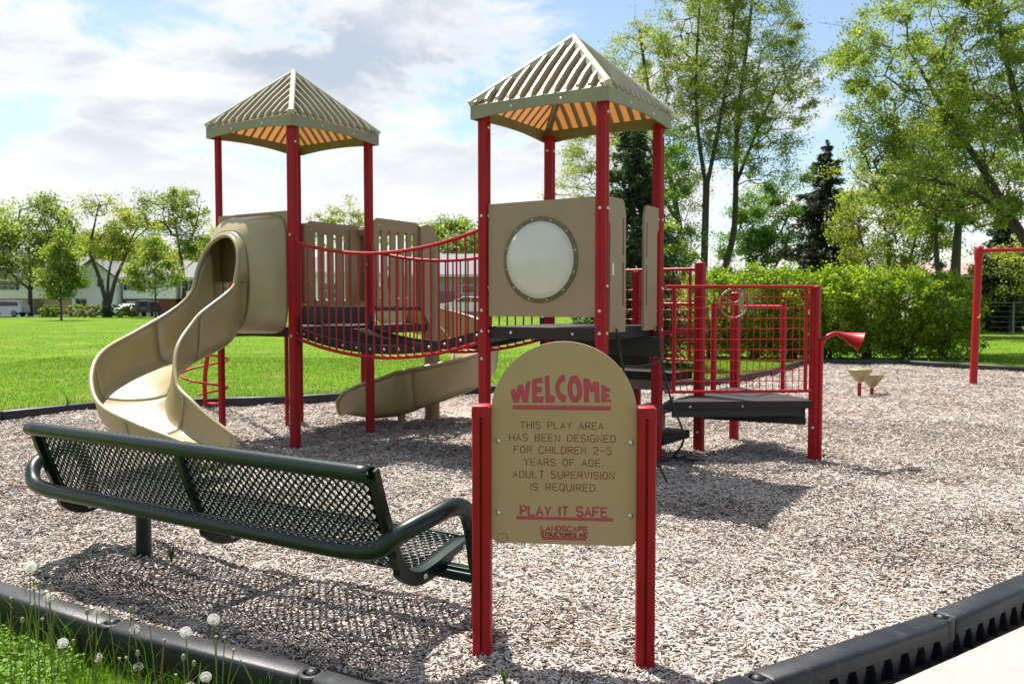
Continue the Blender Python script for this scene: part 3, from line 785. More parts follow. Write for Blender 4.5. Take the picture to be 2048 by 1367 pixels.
# ------------------------------------------------------------------ slides
def chute(cl, half, hn, hf, name, parent, i0, i1, wall=.014, seams=True, rim0=None):
    """open channel along a centre line: near (left of travel) and far walls rise to rolled rims"""
    cl = np.array(cl); T = np.gradient(cl[:, :2], axis=0); T /= np.linalg.norm(T, axis=1)[:, None]; Lf = np.stack([-T[:, 1], T[:, 0]], 1)
    rings = []
    for i in range(i0, i1+1):
        c = cl[i]; l_ = np.array([Lf[i][0], Lf[i][1], 0]); hN = hn[i]; hF = hf[i]; w_ = half[i] if hasattr(half, '__len__') else half
        sec = []
        # left wall from rim down, rounded trough, right wall up
        for q in np.linspace(1, 0, 7): sec.append((w_*(.80+.20*q**.55), hN*(.10+.90*q)))
        for q in np.linspace(.75, -.75, 9): sec.append((w_*q, .10*(hN if q > 0 else hF)*(abs(q)/.8)**2.6))
        for q in np.linspace(0, 1, 7): sec.append((-w_*(.80+.20*q**.55), hF*(.10+.90*q)))
        rings.append([tuple(c+l_*x+np.array([0, 0, z])) for x, z in sec])
    mb = MB().loft(rings, closed=False)
    o = build(mb, name, slidem, parent, 60, solid=wall)
    for sd, hh in ((1, hn), (-1, hf)):
        pts = [cl[i]+np.array([Lf[i][0], Lf[i][1], 0])*(half[i] if hasattr(half, '__len__') else half)*sd*1.02+np.array([0, 0, hh[i]]) for i in range(rim0 if rim0 is not None else i0, i1+1)]
        build(MB().tube(pts, .021, 10), 'rim', slidem, o, 60)
    if i1 >= len(cl)-1:   # rolled lip along the exit
        build(MB().tube(rings[-1], .019, 10), 'exit_lip', slidem, o, 60)
    if seams and i1 < len(cl)-1:
        k = -1; r0 = np.array(rings[k]); ctr = r0.mean(0); vec = np.array([T[i1][0], T[i1][1], 0])
        out_ = []
        for q, e in ((r0-vec*.012, 0), (r0+vec*.012, 0)): out_.append(q)
        nrm = []
        for j in range(len(r0)):
            a = r0[max(j-1, 0)]; b = r0[min(j+1, len(r0)-1)]; dd = b-a; nv = np.cross(vec, dd); nv /= np.linalg.norm(nv)+1e-9
            if np.dot(nv, r0[j]-(ctr+np.array([0, 0, .12]))) < 0: nv = -nv
            nrm.append(nv)
        nrm = np.array(nrm)
        R4 = [r0-vec*.0035-nrm*.0085, r0-vec*.0035+nrm*.010, r0+vec*.0035+nrm*.010, r0+vec*.0035-nrm*.0085]
        build(MB().loft([[tuple(p) for p in q] for q in R4], closed=False), 'seam', bandm, o, 30)
    return o, rings
def w2l(p):
    dx, dy = p[0]-.5465, p[1]-7.569; w = (math.sin(1.0055), -math.cos(1.0055)); u = (math.cos(1.0055), math.sin(1.0055))
    return (dx*w[0]+dy*w[1], dx*u[0]+dy*u[1], p[2])
# front slide: leaves the left tower towards the camera, swings left, then back right
CL = [(-2.720, 8.959, 1.215), (-2.905, 8.652, 1.195), (-3.013, 8.452, 1.003), (-3.272, 8.001, .824), (-3.349, 7.534, .646), (-3.202, 7.18, .428), (-2.868, 6.953, .315), (-2.401, 6.808, .17)]
HN = [.685, .788, .596, .465, .380, .361, .30, .17]; HF = [.655, .803, .56, .392, .35, .231, .18, .16]; WD = [.265, .273, .289, .308, .328, .319, .288, .255]
CL = [w2l(p) for p in CL]
full = catmull([(*p, a, b, c) for p, a, b, c in zip(CL, HN, HF, WD)], 8)
cl = full[:, :3]; hn = full[:, 3]; hf = full[:, 4]
i_open = 8
# hood: closed shell from the tower face to the arched opening
def ring_at(c, lat, hw, zb, zt, e, n=40, fwd=(0, 0, 0)):
    out_ = []
    cz_ = (zb+zt)/2; hz = (zt-zb)/2
    for k in range(n):
        a = 2*math.pi*k/n; ca, sa = math.cos(a), math.sin(a)
        x = math.copysign(abs(ca)**(2/e), ca)*hw; z = math.copysign(abs(sa)**(2/e), sa)*hz
        out_.append(tuple(np.array([c[0]+lat[0]*x, c[1]+lat[1]*x, cz_+z])+np.array(fwd)*(z/hz)))
    return out_
T = np.gradient(cl[:, :2], axis=0); T /= np.linalg.norm(T, axis=1)[:, None]; Lf = np.stack([-T[:, 1], T[:, 0]], 1)
c2 = cl[i_open]
rA = ring_at((-3.505, -.60), (1, 0), .515, 1.155, 2.37, 7)
rB = ring_at((-3.505, -.65), (1, 0), .49, 1.158, 2.35, 6)
cB = np.array([-3.505, -.66])*.42+c2[:2]*.58
latm = np.array([1, 0])*.55+Lf[i_open]*(1 if Lf[i_open][0] > 0 else -1)*.45; latm /= np.linalg.norm(latm)
rC = ring_at(cB+np.array([-.01, .0]), latm, .395, 1.17, 2.285, 3.2)
lat2 = Lf[i_open]*(1 if Lf[i_open][0] > 0 else -1)
rD = ring_at(c2[:2], lat2, .30, c2[2]-.01, 2.19, 2.7)
def interp(r1, r2, t): return [tuple(np.array(a)*(1-t)+np.array(b)*t) for a, b in zip(r1, r2)]
rC = ring_at(np.array([-3.505, -.60])*.5+c2[:2]*.5+np.array([.0, -.03]), latm, .43, 1.16, 2.32, 3.6)
H_ = np.array([rA, rC, rD]); Hs = [[tuple(p) for p in r] for r in catmull(H_.reshape(3, -1), 8).reshape(-1, 40, 3)]
sl = build(MB().loft(Hs), 'spiral_slide', slidem, PS, 60, solid=.016, label='nearer tan slide with a hooded top, curving down to the left behind the green bench')
lipr = [p for p in rD]
# visor: the opening leans back, its sides run on into the rims of the chute
i_s = 15; arcD = [np.array(q) for q in rD[:21]]; E1 = []
sg = 1 if Lf[i_open][0] > 0 else -1
for k in range(21):
    a = math.pi*k/20; sa, ca = math.sin(a), math.cos(a); s_ = i_s-(i_s-i_open-.8)*sa**.9; i0_ = int(s_); f_ = s_-i0_
    c_ = cl[i0_]*(1-f_)+cl[i0_+1]*f_; l_ = Lf[i0_]*sg
    near_side = (ca > 0) == (sg > 0); zr = cl[i_s][2]+(hn[i_s] if (ca*sg) > 0 else hf[i_s]); hw_ = full[i0_, 5]*1.01
    E1.append(np.array([c_[0]+l_[0]*hw_*ca*(1 if abs(ca) < 1 else 1), c_[1]+l_[1]*hw_*ca, zr+(2.15-zr)*sa**.66]))
vis = [[tuple(d*(1-t)+e*t) for d, e in zip(arcD, E1)] for t in (0, .33, .66, 1)]
build(MB().loft(vis, closed=False), 'hood_visor', slidem, sl, 60, solid=.014)
build(MB().tube(E1, .021, 10), 'hood_rim', slidem, sl, 60)
build(MB().box((-3.505, -.585, 2.05), (1.12, .03, .72)), 'face_board', tan, sl, 35, bevel=.01)
cuts = [i_open-1, 22, 34, 46, 56]
par = sl
for a, b in zip(cuts[:-1], cuts[1:]): chute(cl, full[:, 5], hn, hf, 'chute_section', par, a, b, rim0=i_s if a < i_s else a)
# exit lip
# rear slide: turns clockwise round a post
cen = np.array([-2.93, 1.72]); rad = .56
pts = [(-3.49, 1.60, 1.20)]
for a in np.linspace(180, -90, 13): pts.append((cen[0]+rad*math.cos(R(a)), cen[1]+rad*math.sin(R(a)), float(np.interp(a, [-90, 0, 90, 180], [.13, .45, .85, 1.19]))))
pts += [(cen[0]-.28, cen[1]-rad-.02, .08), (cen[0]-.55, cen[1]-rad-.05, .08), (cen[0]-.78, cen[1]-rad-.08, .10)]
fz = catmull(pts, 4)
nf = len(fz); qq = np.linspace(0, 1, nf)
h_out = np.interp(qq, [0, .15, .5, .8, .9, .97, 1], [.5, .42, .44, .50, .43, .30, .16]); h_in = np.interp(qq, [0, .15, .5, .9, 1], [.4, .25, .22, .18, .08])
s2 = build(MB().tube([(cen[0], cen[1], -.05), (cen[0], cen[1], 2.1)], .095, 18), 'spiral_slide', tan, PS, 50, label='farther tan spiral slide winding round its own post behind the bridge')
k = [0, nf//4, nf//2, 3*nf//4, nf-1]
for a, b in zip(k[:-1], k[1:]): chute(fz, .29, h_out, h_in, 'chute_section', s2, a, b)
poly = [(-2.90, 1.44, 1.42), (-2.90, 1.44, 2.40), (-2.90, 1.58, 2.44), (-2.90, 1.70, 2.40), (-2.90, 1.77, 2.28), (-2.90, 1.80, 2.1), (-2.90, 1.80, 1.25), (-2.90, 1.6, 1.20)]
build(MB().prism(poly, (-.025, 0, 0), (.025, 0, 0)), 'hood_side', tan, s2, 30, bevel=.008)
build(MB().prism([(x-1.16, y, z) for x, y, z in poly], (-.025, 0, 0), (.025, 0, 0)), 'hood_side', tan, s2, 30, bevel=.008)
build(MB().box((-3.49, 1.64, 2.38), (1.12, .12, .10)), 'hood_top', tan, s2, bevel=.01)
build(MB().tube([(cen[0]-.05, cen[1]-rad+.02, -.05), (cen[0]-.05, cen[1]-rad+.02, .36)], .05, 12), 'support_foot', tan, s2, 50)

# ------------------------------------------------------------------ spiral climber behind the front slide
def l3(x, y, z): return w2l((x, y, z))
pp = catmull([l3(-4.36, 11.95, .02), l3(-4.36, 11.93, .3), l3(-4.27, 11.8, .7), l3(-4.05, 11.5, 1.15), l3(-3.7, 11.0, 1.6), l3(-3.3, 10.3, 1.95), l3(-3.0, 9.75, 2.0)], 6)
sc = build(MB().tube(pp, .030, 10), 'spiral_climber', redrail, PS, 60, label='red spiral climber seen under the hooded slide')
build(MB().box(l3(-4.28, 11.95, .04), (.26, .12, .03)), 'foot', redrail, sc, bevel=.006)
hel = []
for a in np.linspace(0, 2*math.pi*3.6, 110):
    q = a/(2*math.pi*3.6); z = .16+q*1.45
    hel.append(l3(-4.30+.16*q+.31*math.cos(-a+2.2), 11.75-.35*q+.31*math.sin(-a+2.2), z))
build(MB().tube(hel, .0155, 8), 'spiral_rung', redrail, sc, 60)

# ------------------------------------------------------------------ steps, transfer platform and its railings on the right
G_, H_p, E_p, J_ = (.71, 1.311), (.74, 2.326), (1.761, 1.50), (.03, 1.33)
post(G_, 1.87, .092, True, bolts=[(.42, fr), (.2, fr)]); post(H_p, 1.585, .088, True); post(E_p, 1.63, .088, True, bolts=[(.30, fr)]); post(J_, 1.80, .08, True)
def slab(pts, z, th, m, name, top=None):
    o = build(MB().prism([(x, y, z) for x, y in pts], (0, 0, -th), (0, 0, 0)), name, m, PS, 35, bevel=.008); return o
slab([(-.5, .63), (.47, .63), (.42, .98), (-.5, .98)], 1.07, .085, deckm, 'stair_tread')
slab([(-.48, .63), (.46, .63), (.46, .67), (-.48, .67)], .98, .12, deckm, 'stair_riser')
slab([(-.35, .93), (.58, .93), (.65, 1.28), (-.35, 1.28)], .80, .08, deckm, 'stair_tread')
slab([(-.33, .95), (.57, .95), (.58, .99), (-.33, .99)], .72, .10, woodm, 'stair_riser')
slab([(.10, .62), (.60, .66), (.65, 1.24), (.2, 1.3)], .455, .02, woodm, 'stair_tread')
slab([(.12, .64), (.58, .68), (.60, .72), (.13, .70)], .435, .16, woodm, 'stair_riser')
slab([(.05, .60), (.62, .64), (.66, 1.2), (.15, 1.25)], .225, .08, deckm, 'stair_tread')
pl = slab([(.63, .585), (1.76, 1.44), (1.72, 1.58), (.82, 2.33), (.67, 2.25), (.62, 1.3)], .555, .072, deckm, 'transfer_platform')
dirv = Vector((1.13, .9, 0)).normalized(); nv = Vector((dirv.y, -dirv.x, 0))
for q in (.25, .75, 1.15): bolt(pl, Vector((.63, .585, .51))+dirv*q+nv*.01, nv)
lo = slab([(.74, 1.33), (1.70, 1.46), (1.66, 1.60), (1.0, 2.2), (.75, 2.25)], .39, .07, deckm, 'lower_step')
build(MB().bar((.67, .70, .45), (1.68, 1.49, .45), .03, .09), 'skirt_board', blackm, PS)
# front mesh barrier between the tower and the end post
def barrier(a, b, zt, zb, nv_, nh, name='mesh_barrier', r=.018, ends=True, wire=.0038, zlow=None):
    a = Vector((*a, 0)); b = Vector((*b, 0)); t = (b-a).normalized(); zv = Vector((0, 0, 1))
    fr_ = [a+t*.0+zv*zt, a+t*.06+zv*zt, b-t*.06+zv*zt, b+zv*zt]
    o = build(MB().tube([a+zv*zt, b+zv*zt], r, 10), name, redrail, PS, 60)
    build(MB().tube([a+zv*zb, b+zv*zb], r*.85, 10), 'bottom_rail', redrail, o, 60)
    ln = (b-a).length
    e0, e1 = .085, ln-.06
    for q in (e0, e1): build(MB().tube([a+t*q+zv*zb, a+t*q+zv*zt], r*.95, 10), 'upright', redrail, o, 60)
    for q in np.linspace(e0, e1, nv_+2)[1:-1]: build(MB().tube([a+t*q+zv*(zb+.01), a+t*q+zv*(zt-.01)], wire, 6), 'wire', redrail, o, 60)
    n2 = Vector((t.y, -t.x, 0))*wire*1.6
    for z in np.linspace(zb, zt, nh+2)[1:-1]: build(MB().tube([a+t*e0+zv*z+n2, a+t*e1+zv*z+n2], wire, 6), 'wire', redrail, o, 60)
    return o
fb = barrier((.625, .625), (1.745, 1.46), 1.615, .645, 19, 9)
rb = barrier((-.52, 1.315), (.665, 1.315), 1.80, .90, 14, 8, r=.017)
build(MB().tube([(.04, 1.33, 1.168), (.67, 1.33, 1.168)], .017, 10), 'mid_rail', redrail, rb, 60)
build(MB().tube([(.04, 1.36, 1.455), (.67, 1.36, 1.455)], .017, 10), 'mid_rail', redrail, rb, 60)
hr_ = build(MB().tube([(.75, 1.62, 1.455), (.80, 1.66, 1.46), (.86, 2.05, 1.46)], .017, 10), 'grab_rail', redrail, PS, 60)
build(MB().tube([(.745, 1.62, .56), (.745, 1.62, 1.46)], .030, 12), 'grab_post', redrail, hr_, 60)
build(MB().tube([(.80, 2.26, 1.43), (1.0, 2.12, 1.43), (1.36, 1.92, 1.43)], .017, 10), 'grab_bar', redrail, hr_, 60)
build(MB().tube([(1.36, 1.92, .56), (1.36, 1.92, 1.47)], .022, 12), 'grab_post', redrail, hr_, 60)
# steering wheel on the mesh barrier
ax = nv.copy()   # faces outwards
wc = Vector((.625, .625, 0))+(Vector((1.745, 1.46, 0))-Vector((.625, .625, 0)))*.475+Vector((0, 0, 1.46))+ax*-.05
tdir = dirv; zv = Vector((0, 0, 1))
ring = [wc+tdir*(.135*math.cos(a))+zv*(.135*math.sin(a)) for a in np.linspace(0, 2*math.pi, 33)[:-1]]
sw_ = build(MB().tube(ring, .012, 9, closed=True), 'steering_wheel', tan, PS, 60)
for a in (.5, 2.6, 4.7): build(MB().tube([wc, wc+tdir*(.13*math.cos(a))+zv*(.13*math.sin(a))], .009, 8), 'spoke', tan, sw_, 60)
build(MB().box(wc+ax*.075+tdir*.04+zv*.01, (.05, .014, .20), ax=(tdir, ax, zv)), 'mounting_plate', tan, sw_, bevel=.006)
bolt(sw_, wc+ax*.083+tdir*.04+zv*.085, ax); bolt(sw_, wc+ax*.083+tdir*.04-zv*.065, ax)
# talk tube
tt = [l3(2.885, 7.86, -.05), l3(2.885, 7.86, 1.02), l3(2.90, 7.86, 1.10), l3(2.945, 7.86, 1.155), l3(3.01, 7.86, 1.18), l3(3.07, 7.86, 1.175)]
tb = build(MB().tube(list(catmull(tt, 5)), .021, 12), 'talk_tube', redrail, PS, 60)
c0 = Vector(l3(3.05, 7.86, 1.178)); dv = (Vector(l3(3.24, 7.80, 1.105))-c0).normalized()
build(MB().lathe([(.022, 0), (.03, .04), (.088, .20), (.094, .205), (.088, .207), (.03, .05), (.015, .04)], c0, 24, dv), 'horn', redrail, tb, 60)
# dark rope net climbing from the entrance to the ground
def rope(pts, r=.013, name='rope', parent=None, links=False):
    pts = catmull(pts, 8); mb = MB()
    if not links: mb.tube(list(pts), r, 8)
    else:   # chain: alternating links
        ln = 0; P3 = [Vector(p) for p in pts]
        L_ = [0]
        for i in range(1, len(P3)): L_.append(L_[-1]+(P3[i]-P3[i-1]).length)
        s = 0; k = 0
        while s < L_[-1]-.04:
            j = next(i for i in range(len(L_)) if L_[i] >= s+.001); t = (P3[j]-P3[j-1]).normalized(); c = P3[j-1]+t*(s-L_[j-1]+.022)
            a = Vector((1, 0, 0)) if k % 2 else Vector((0, 1, 0)); x = (a-t*a.dot(t)).normalized()
            mb.tube([c+t*(.03*math.sin(q))+x*(.013*math.cos(q)) for q in np.linspace(0, 2*math.pi, 11)[:-1]], .0045, 5, closed=True)
            s += .044; k += 1
    return build(mb, name, blackm, parent or PS, 60)
n0 = l3(1.50, 7.80, .03)
net = rope([(s5+.05, .44, 1.24), (s5+.09, .44, .98), (s5+.2, .42, .6), (s5+.33, .40, .28), n0], .010, 'rope_net')
rope([(s5+.05, -.40, 1.24), (s5+.08, -.40, 1.05), (s5+.14, -.40, .85), (s5+.3, -.38, .4), (s5+.5, -.36, 0)], .010, 'rope', net)
rope([(s5+.05, .44, 1.25), (s5+.07, .43, 1.18), (s5+.08, .44, 1.10)], .01, 'chain', net, True)
rope([(s5+.05, -.40, 1.25), (s5+.07, -.40, 1.15), (s5+.09, -.40, 1.02)], .01, 'chain', net, True)
rope([(s5+.12, -.40, .95), (s5+.13, 0, .93), (s5+.14, .43, .97)], .011, 'rung', net)
rope([(s5+.24, -.40, .60), (s5+.25, 0, .57), (s5+.22, .42, .62)], .011, 'rung', net)
rope([n0, l3(1.42, 7.72, .02), l3(1.3, 7.6, .02)], .011, 'rope_tail', net)
rope([n0, l3(1.75, 7.72, .015), l3(2.05, 7.62, .01)], .011, 'rope_tail', net)
# ------------------------------------------------------------------ green bench: frame a = along its back to the right, n = away from the camera
bL = Vector((-2.645, 4.640, 0)); bd = Vector((.855, -.519, 0)).normalized(); bn = Vector((-bd.y, bd.x, 0)); LEN = 2.45
BN = empty('park_bench', (bL.x+bd.x*1.24+bn.x*.4, bL.y+bd.y*1.24+bn.y*.4, 0), 0, 'dark green perforated metal bench with curved arm tubes, seen from behind', 'bench')
BO = BN.location
def B(d_, n_, z): p = bL+bd*d_+bn*n_; return Vector((p.x-BO.x, p.y-BO.y, z))
prof = catmull([(.0, .800), (.045, .66), (.105, .50), (.15, .395), (.20, .33), (.275, .30), (.36, .305), (.48, .33), (.60, .352), (.68, .36)], 6)
# arc length of the profile
sl_ = [0]
for i in range(1, len(prof)): sl_.append(sl_[-1]+float(np.linalg.norm(prof[i]-prof[i-1])))
sl_ = np.array(sl_); PL = sl_[-1]
def PF(s): return np.interp(s, sl_, prof[:, 0]), np.interp(s, sl_, prof[:, 1])
def mesh_part(s0, s1, name, parent=None):
    px, ps = .0455, .043
    x0, x1 = .05, LEN-.05; nc = int((x1-x0)/px); px = (x1-x0)/nc; nr = max(2, int((s1-s0)/ps)); ps = (s1-s0)/nr
    v = []; f = []
    def add(poly):
        o = len(v)
        for x, s in poly: n_, z = PF(s); v.append(B(x, n_, z))
        return o
    for half in (0, 1):
        for r in range(nr+half):
            for c in range(nc+half):
                cx = x0+(c+(.5 if not half else 0))*px; cs = s0+(r+(.5 if not half else 0))*ps
                if half and (c == 0 or c == nc or r == 0 or r == nr): 
                    # solid half cells along the edges
                    q = [(cx-px/2, cs), (cx, cs-ps/2), (cx+px/2, cs), (cx, cs+ps/2)]
                    q = [(min(max(a, x0), x1), min(max(b, s0), s1)) for a, b in q]
                    u = []
                    for p in q:
                        if not u or (abs(p[0]-u[-1][0])+abs(p[1]-u[-1][1]) > 1e-6): u.append(p)
                    if len(u) > 3 and abs(u[0][0]-u[-1][0])+abs(u[0][1]-u[-1][1]) < 1e-6: u.pop()
                    if len(u) >= 3:
                        o = add(u); f.append(tuple(range(o, o+len(u))))
                    continue
                A_ = [(-.5, 0), (-.25, -.25), (0, -.5), (.25, -.25), (.5, 0), (.25, .25), (0, .5), (-.25, .25)]
                I_ = [(-.315, 0), (-.225, -.195), (0, -.325), (.225, -.195), (.315, 0), (.225, .195), (0, .325), (-.225, .195)]
                o = add([(cx+a*px, cs+b*ps) for a, b in A_]); o2 = add([(cx+a*px, cs+b*ps) for a, b in I_])
                for k in range(8): f.append((o+k, o+(k+1) % 8, o2+(k+1) % 8, o2+k))
    # solid margins
    for (xa_, xb_) in ((0, x0), (x1, LEN)):
        ss = np.linspace(s0, s1, 14)
        o = len(v)
        for s in ss:
            n_, z = PF(s); v.append(B(xa_, n_, z)); v.append(B(xb_, n_, z))
        for k in range(13): f.append((o+2*k, o+2*k+1, o+2*k+3, o+2*k+2))
    mb = MB(); mb.v = [tuple(p) for p in v]; mb.f = f
    o = build(mb, name, benchm, BN, 50); 
    bm_ = None
    import bmesh
    bm_ = bmesh.new(); bm_.from_mesh(o.data); bmesh.ops.remove_doubles(bm_, verts=bm_.verts, dist=.0006); bmesh.ops.recalc_face_normals(bm_, faces=bm_.faces); bm_.to_mesh(o.data); bm_.free()
    o.data.shade_smooth(); o.data.set_sharp_from_angle(angle=R(50))
    q = o.modifiers.new('s', 'SOLIDIFY'); q.thickness = .007; q.offset = 0
    return o
sback = float(sl_[24])
mesh_part(.035, sback, 'backrest'); mesh_part(sback+.002, PL-.03, 'seat')
# rolled edges along the top of the back and the front of the seat
def roll(n0, z0, r, a0, a1, name):
    rings = []
    for x in np.linspace(0, LEN, 40):
        wob = .0
        rings.append([tuple(B(x, n0+r*math.cos(a), z0+r*math.sin(a))) for a in np.linspace(a0, a1, 12)])
    o = build(MB().loft(rings, closed=False), name, benchm, BN, 60, solid=.007)
    return o
tr = roll(-.024, .775, .033, R(12), R(262), 'top_roll')
roll(.68, .33, .03, R(110), R(-70), 'front_roll')
# scalloped edge where the top roll cuts through the hole pattern
scal = MB()
for i in range(54):
    x = .03+i*(LEN-.06)/53
    scal.lathe([(.0145, -.004), (.0145, .0015), (.009, .0035), (0, .004)], B(x, -.024+.034*math.cos(R(78)), .775+.034*math.sin(R(78))), 8, bn*math.cos(R(78))+Vector((0, 0, math.sin(R(78)))))
o = build(scal, 'coating_bumps', benchm, tr, 50); o['kind'] = 'stuff'
# end and middle brackets that follow the profile
for d0 in (0.0, LEN/2, LEN):
    rings = []
    for k, (n_, z) in enumerate(prof):
        t = prof[min(k+1, len(prof)-1)]-prof[max(k-1, 0)]; t = t/np.linalg.norm(t); nn_ = np.array([-t[1], t[0]])
        w_ = .055 if 20 < k < 40 else (.045 if 16 < k < 44 else .030)
        p1 = np.array([n_, z])-(-nn_*0)+(nn_*-w_ if nn_[1] > 0 else nn_*w_); p0 = np.array([n_, z])-(nn_*-.006 if nn_[1] > 0 else nn_*.006)*0
        off = (nn_ if nn_[1] < 0 else -nn_)
        p1 = np.array([n_, z])+off*w_; p0 = np.array([n_, z])-off*.005
        hw = .019
        rings.append([tuple(B(d0-hw, *p0)), tuple(B(d0+hw, *p0)), tuple(B(d0+hw, *p1)), tuple(B(d0-hw, *p1))])
    o = build(MB().loft(rings, caps=True), 'bracket', benchm, BN, 35, bevel=.003)
    for s_ in (.62, .92):
        n_, z = PF(PL*s_); bolt(o, B(d0+.0195, n_, z-.022)+Vector(o.get('_org'))*0, bd, .95)
# arm tube: one bent tube along the back with an arm at each end
def arm(sign, dd):
    return [(dd-sign*.30, -.014, .445), (dd-sign*.10, -.014, .45), (dd+sign*.03, .0, .47), (dd+sign*.12, .05, .54), (dd+sign*.17, .16, .58), (dd+sign*.20, .27, .605), (dd+sign*.21, .35, .585), (dd+sign*.21, .40, .52), (dd+sign*.21, .43, .42), (dd+sign*.21, .455, .30)]
back_tube = [(x, -.014, .445) for x in np.linspace(.25, LEN-.25, 6)]
lft = [(x, y, z) for x, y, z in arm(-1, 0.02)][::-1]
rgt = arm(1, LEN-.02)
allp = lft[:-1]+back_tube+rgt[1:]
build(MB().tube([B(*p) for p in catmull(allp, 5)], .0385, 16), 'arm_tube', benchm, BN, 60)
# posts and cross arms
for d0, n0 in ((.30, .455), (2.648, .47)):
    po = build(MB().tube([B(d0, n0, -.06), B(d0, n0, .32)], .043, 18), 'leg', benchm, BN, 60)
    build(MB().bar(B(min(d0, LEN-.1)-.12 if d0 > 1 else d0-.45, n0, .262), B(d0+.03 if d0 > 1 else d0+.15, n0, .262), .05, .06), 'support_arm', benchm, po, bevel=.006)
build(MB().bar(B(.0, .42, .255), B(LEN+.2, .45, .255), .04, .045), 'cross_tube', benchm, BN, bevel=.01)

# ------------------------------------------------------------------ welcome sign
SG = empty('welcome_sign', (.209, 3.402, 0), 0, 'tan arched welcome sign with red lettering between two short red posts', 'sign')
rzs = math.atan2(3.37-3.434, .54+.122); sx = Vector((math.cos(rzs), math.sin(rzs), 0)); sy = Vector((-sx.y, sx.x, 0)); zv = Vector((0, 0, 1))
def SP(x, z, y=0.): return sx*x+sy*y+zv*z
hw = .294; zb, zs_ = .482, 1.015; ZT = 1.307
out_ = [(-hw+.035, zb), (hw-.035, zb)]+[(hw-.035+.035*math.sin(a), zb+.035-.035*math.cos(a)) for a in np.linspace(.3, math.pi/2, 5)]
for a in np.linspace(0, math.pi, 33): out_.append((hw*math.cos(a), zs_+(ZT-zs_)*math.sin(a)))
out_ += [(-hw+.035-.035*math.cos(a), zb+.035-.035*math.sin(a)) for a in np.linspace(0, math.pi/2-.3, 5)]
pn = build(MB().prism([SP(x, z) for x, z in out_], sy*-.0095, sy*.0095), 'sign_panel', signm, SG, 30)
build(MB().prism([SP(x*1.0035, zb-.001+(z-zb)*1.0025) for x, z in out_], sy*-.0065, sy*.0065), 'panel_core', signe, pn, 30)
for xc, z1 in ((-.3325, 1.05), (.3325, 1.05)):
    # sign posts: rounded section with an open slot on the front face
    h = .0385; ring = []
    for k in range(4):
        pts_ = [(-h+.012, -h), (-.006, -h), (-.0042, -h+.016), (.0042, -h+.016), (.006, -h), (h-.012, -h), (h-.0035, -h+.0035)] if k in (0, 2) else [(-h+.012, -h), (-.006, -h), (-.0, -h), (.0042, -h), (.006, -h), (h-.012, -h), (h-.0035, -h+.0035)]
        ca, sa = math.cos(k*math.pi/2), math.sin(k*math.pi/2)
        ring += [(x*ca-y*sa, x*sa+y*ca) for x, y in pts_]
    mb = MB().loft([[tuple(SP(xc+x, z, y)) for x, y in ring] for z in (-.06, z1-.045)], caps=True)
    po = build(mb, 'post', red, SG, 30)
    sq = [(-h+.002, -h-.001), (h-.002, -h-.001), (h+.001, -h+.002), (h+.001, h-.002), (h-.002, h+.001), (-h+.002, h+.001), (-h-.001, h-.002), (-h-.001, -h+.002)]
    build(MB().loft([[tuple(SP(xc+x*s_, z, y*s_)) for x, y in sq] for s_, z in ((1, z1-.05), (1, z1-.018), (.93, z1-.006), (.75, z1), (.3, z1+.001))], caps=True), 'cap', red, po, 30, bevel=.004)
    build(MB().lathe([(.0045, 0), (.0045, .001)], SP(xc, z1-.062, -h), 8, -sy), 'slot_hole', blackm, po)
for xx in (-.264, .270):
    for z in (.903, .607):
        bolt(pn, SP(xx, z, -.0095)-0*zv, -sy, .85)
        build(MB().bar(SP(xx, z, .02), SP(xx*1.22, z, .02), .02, .03), 'clip', steel, SG)
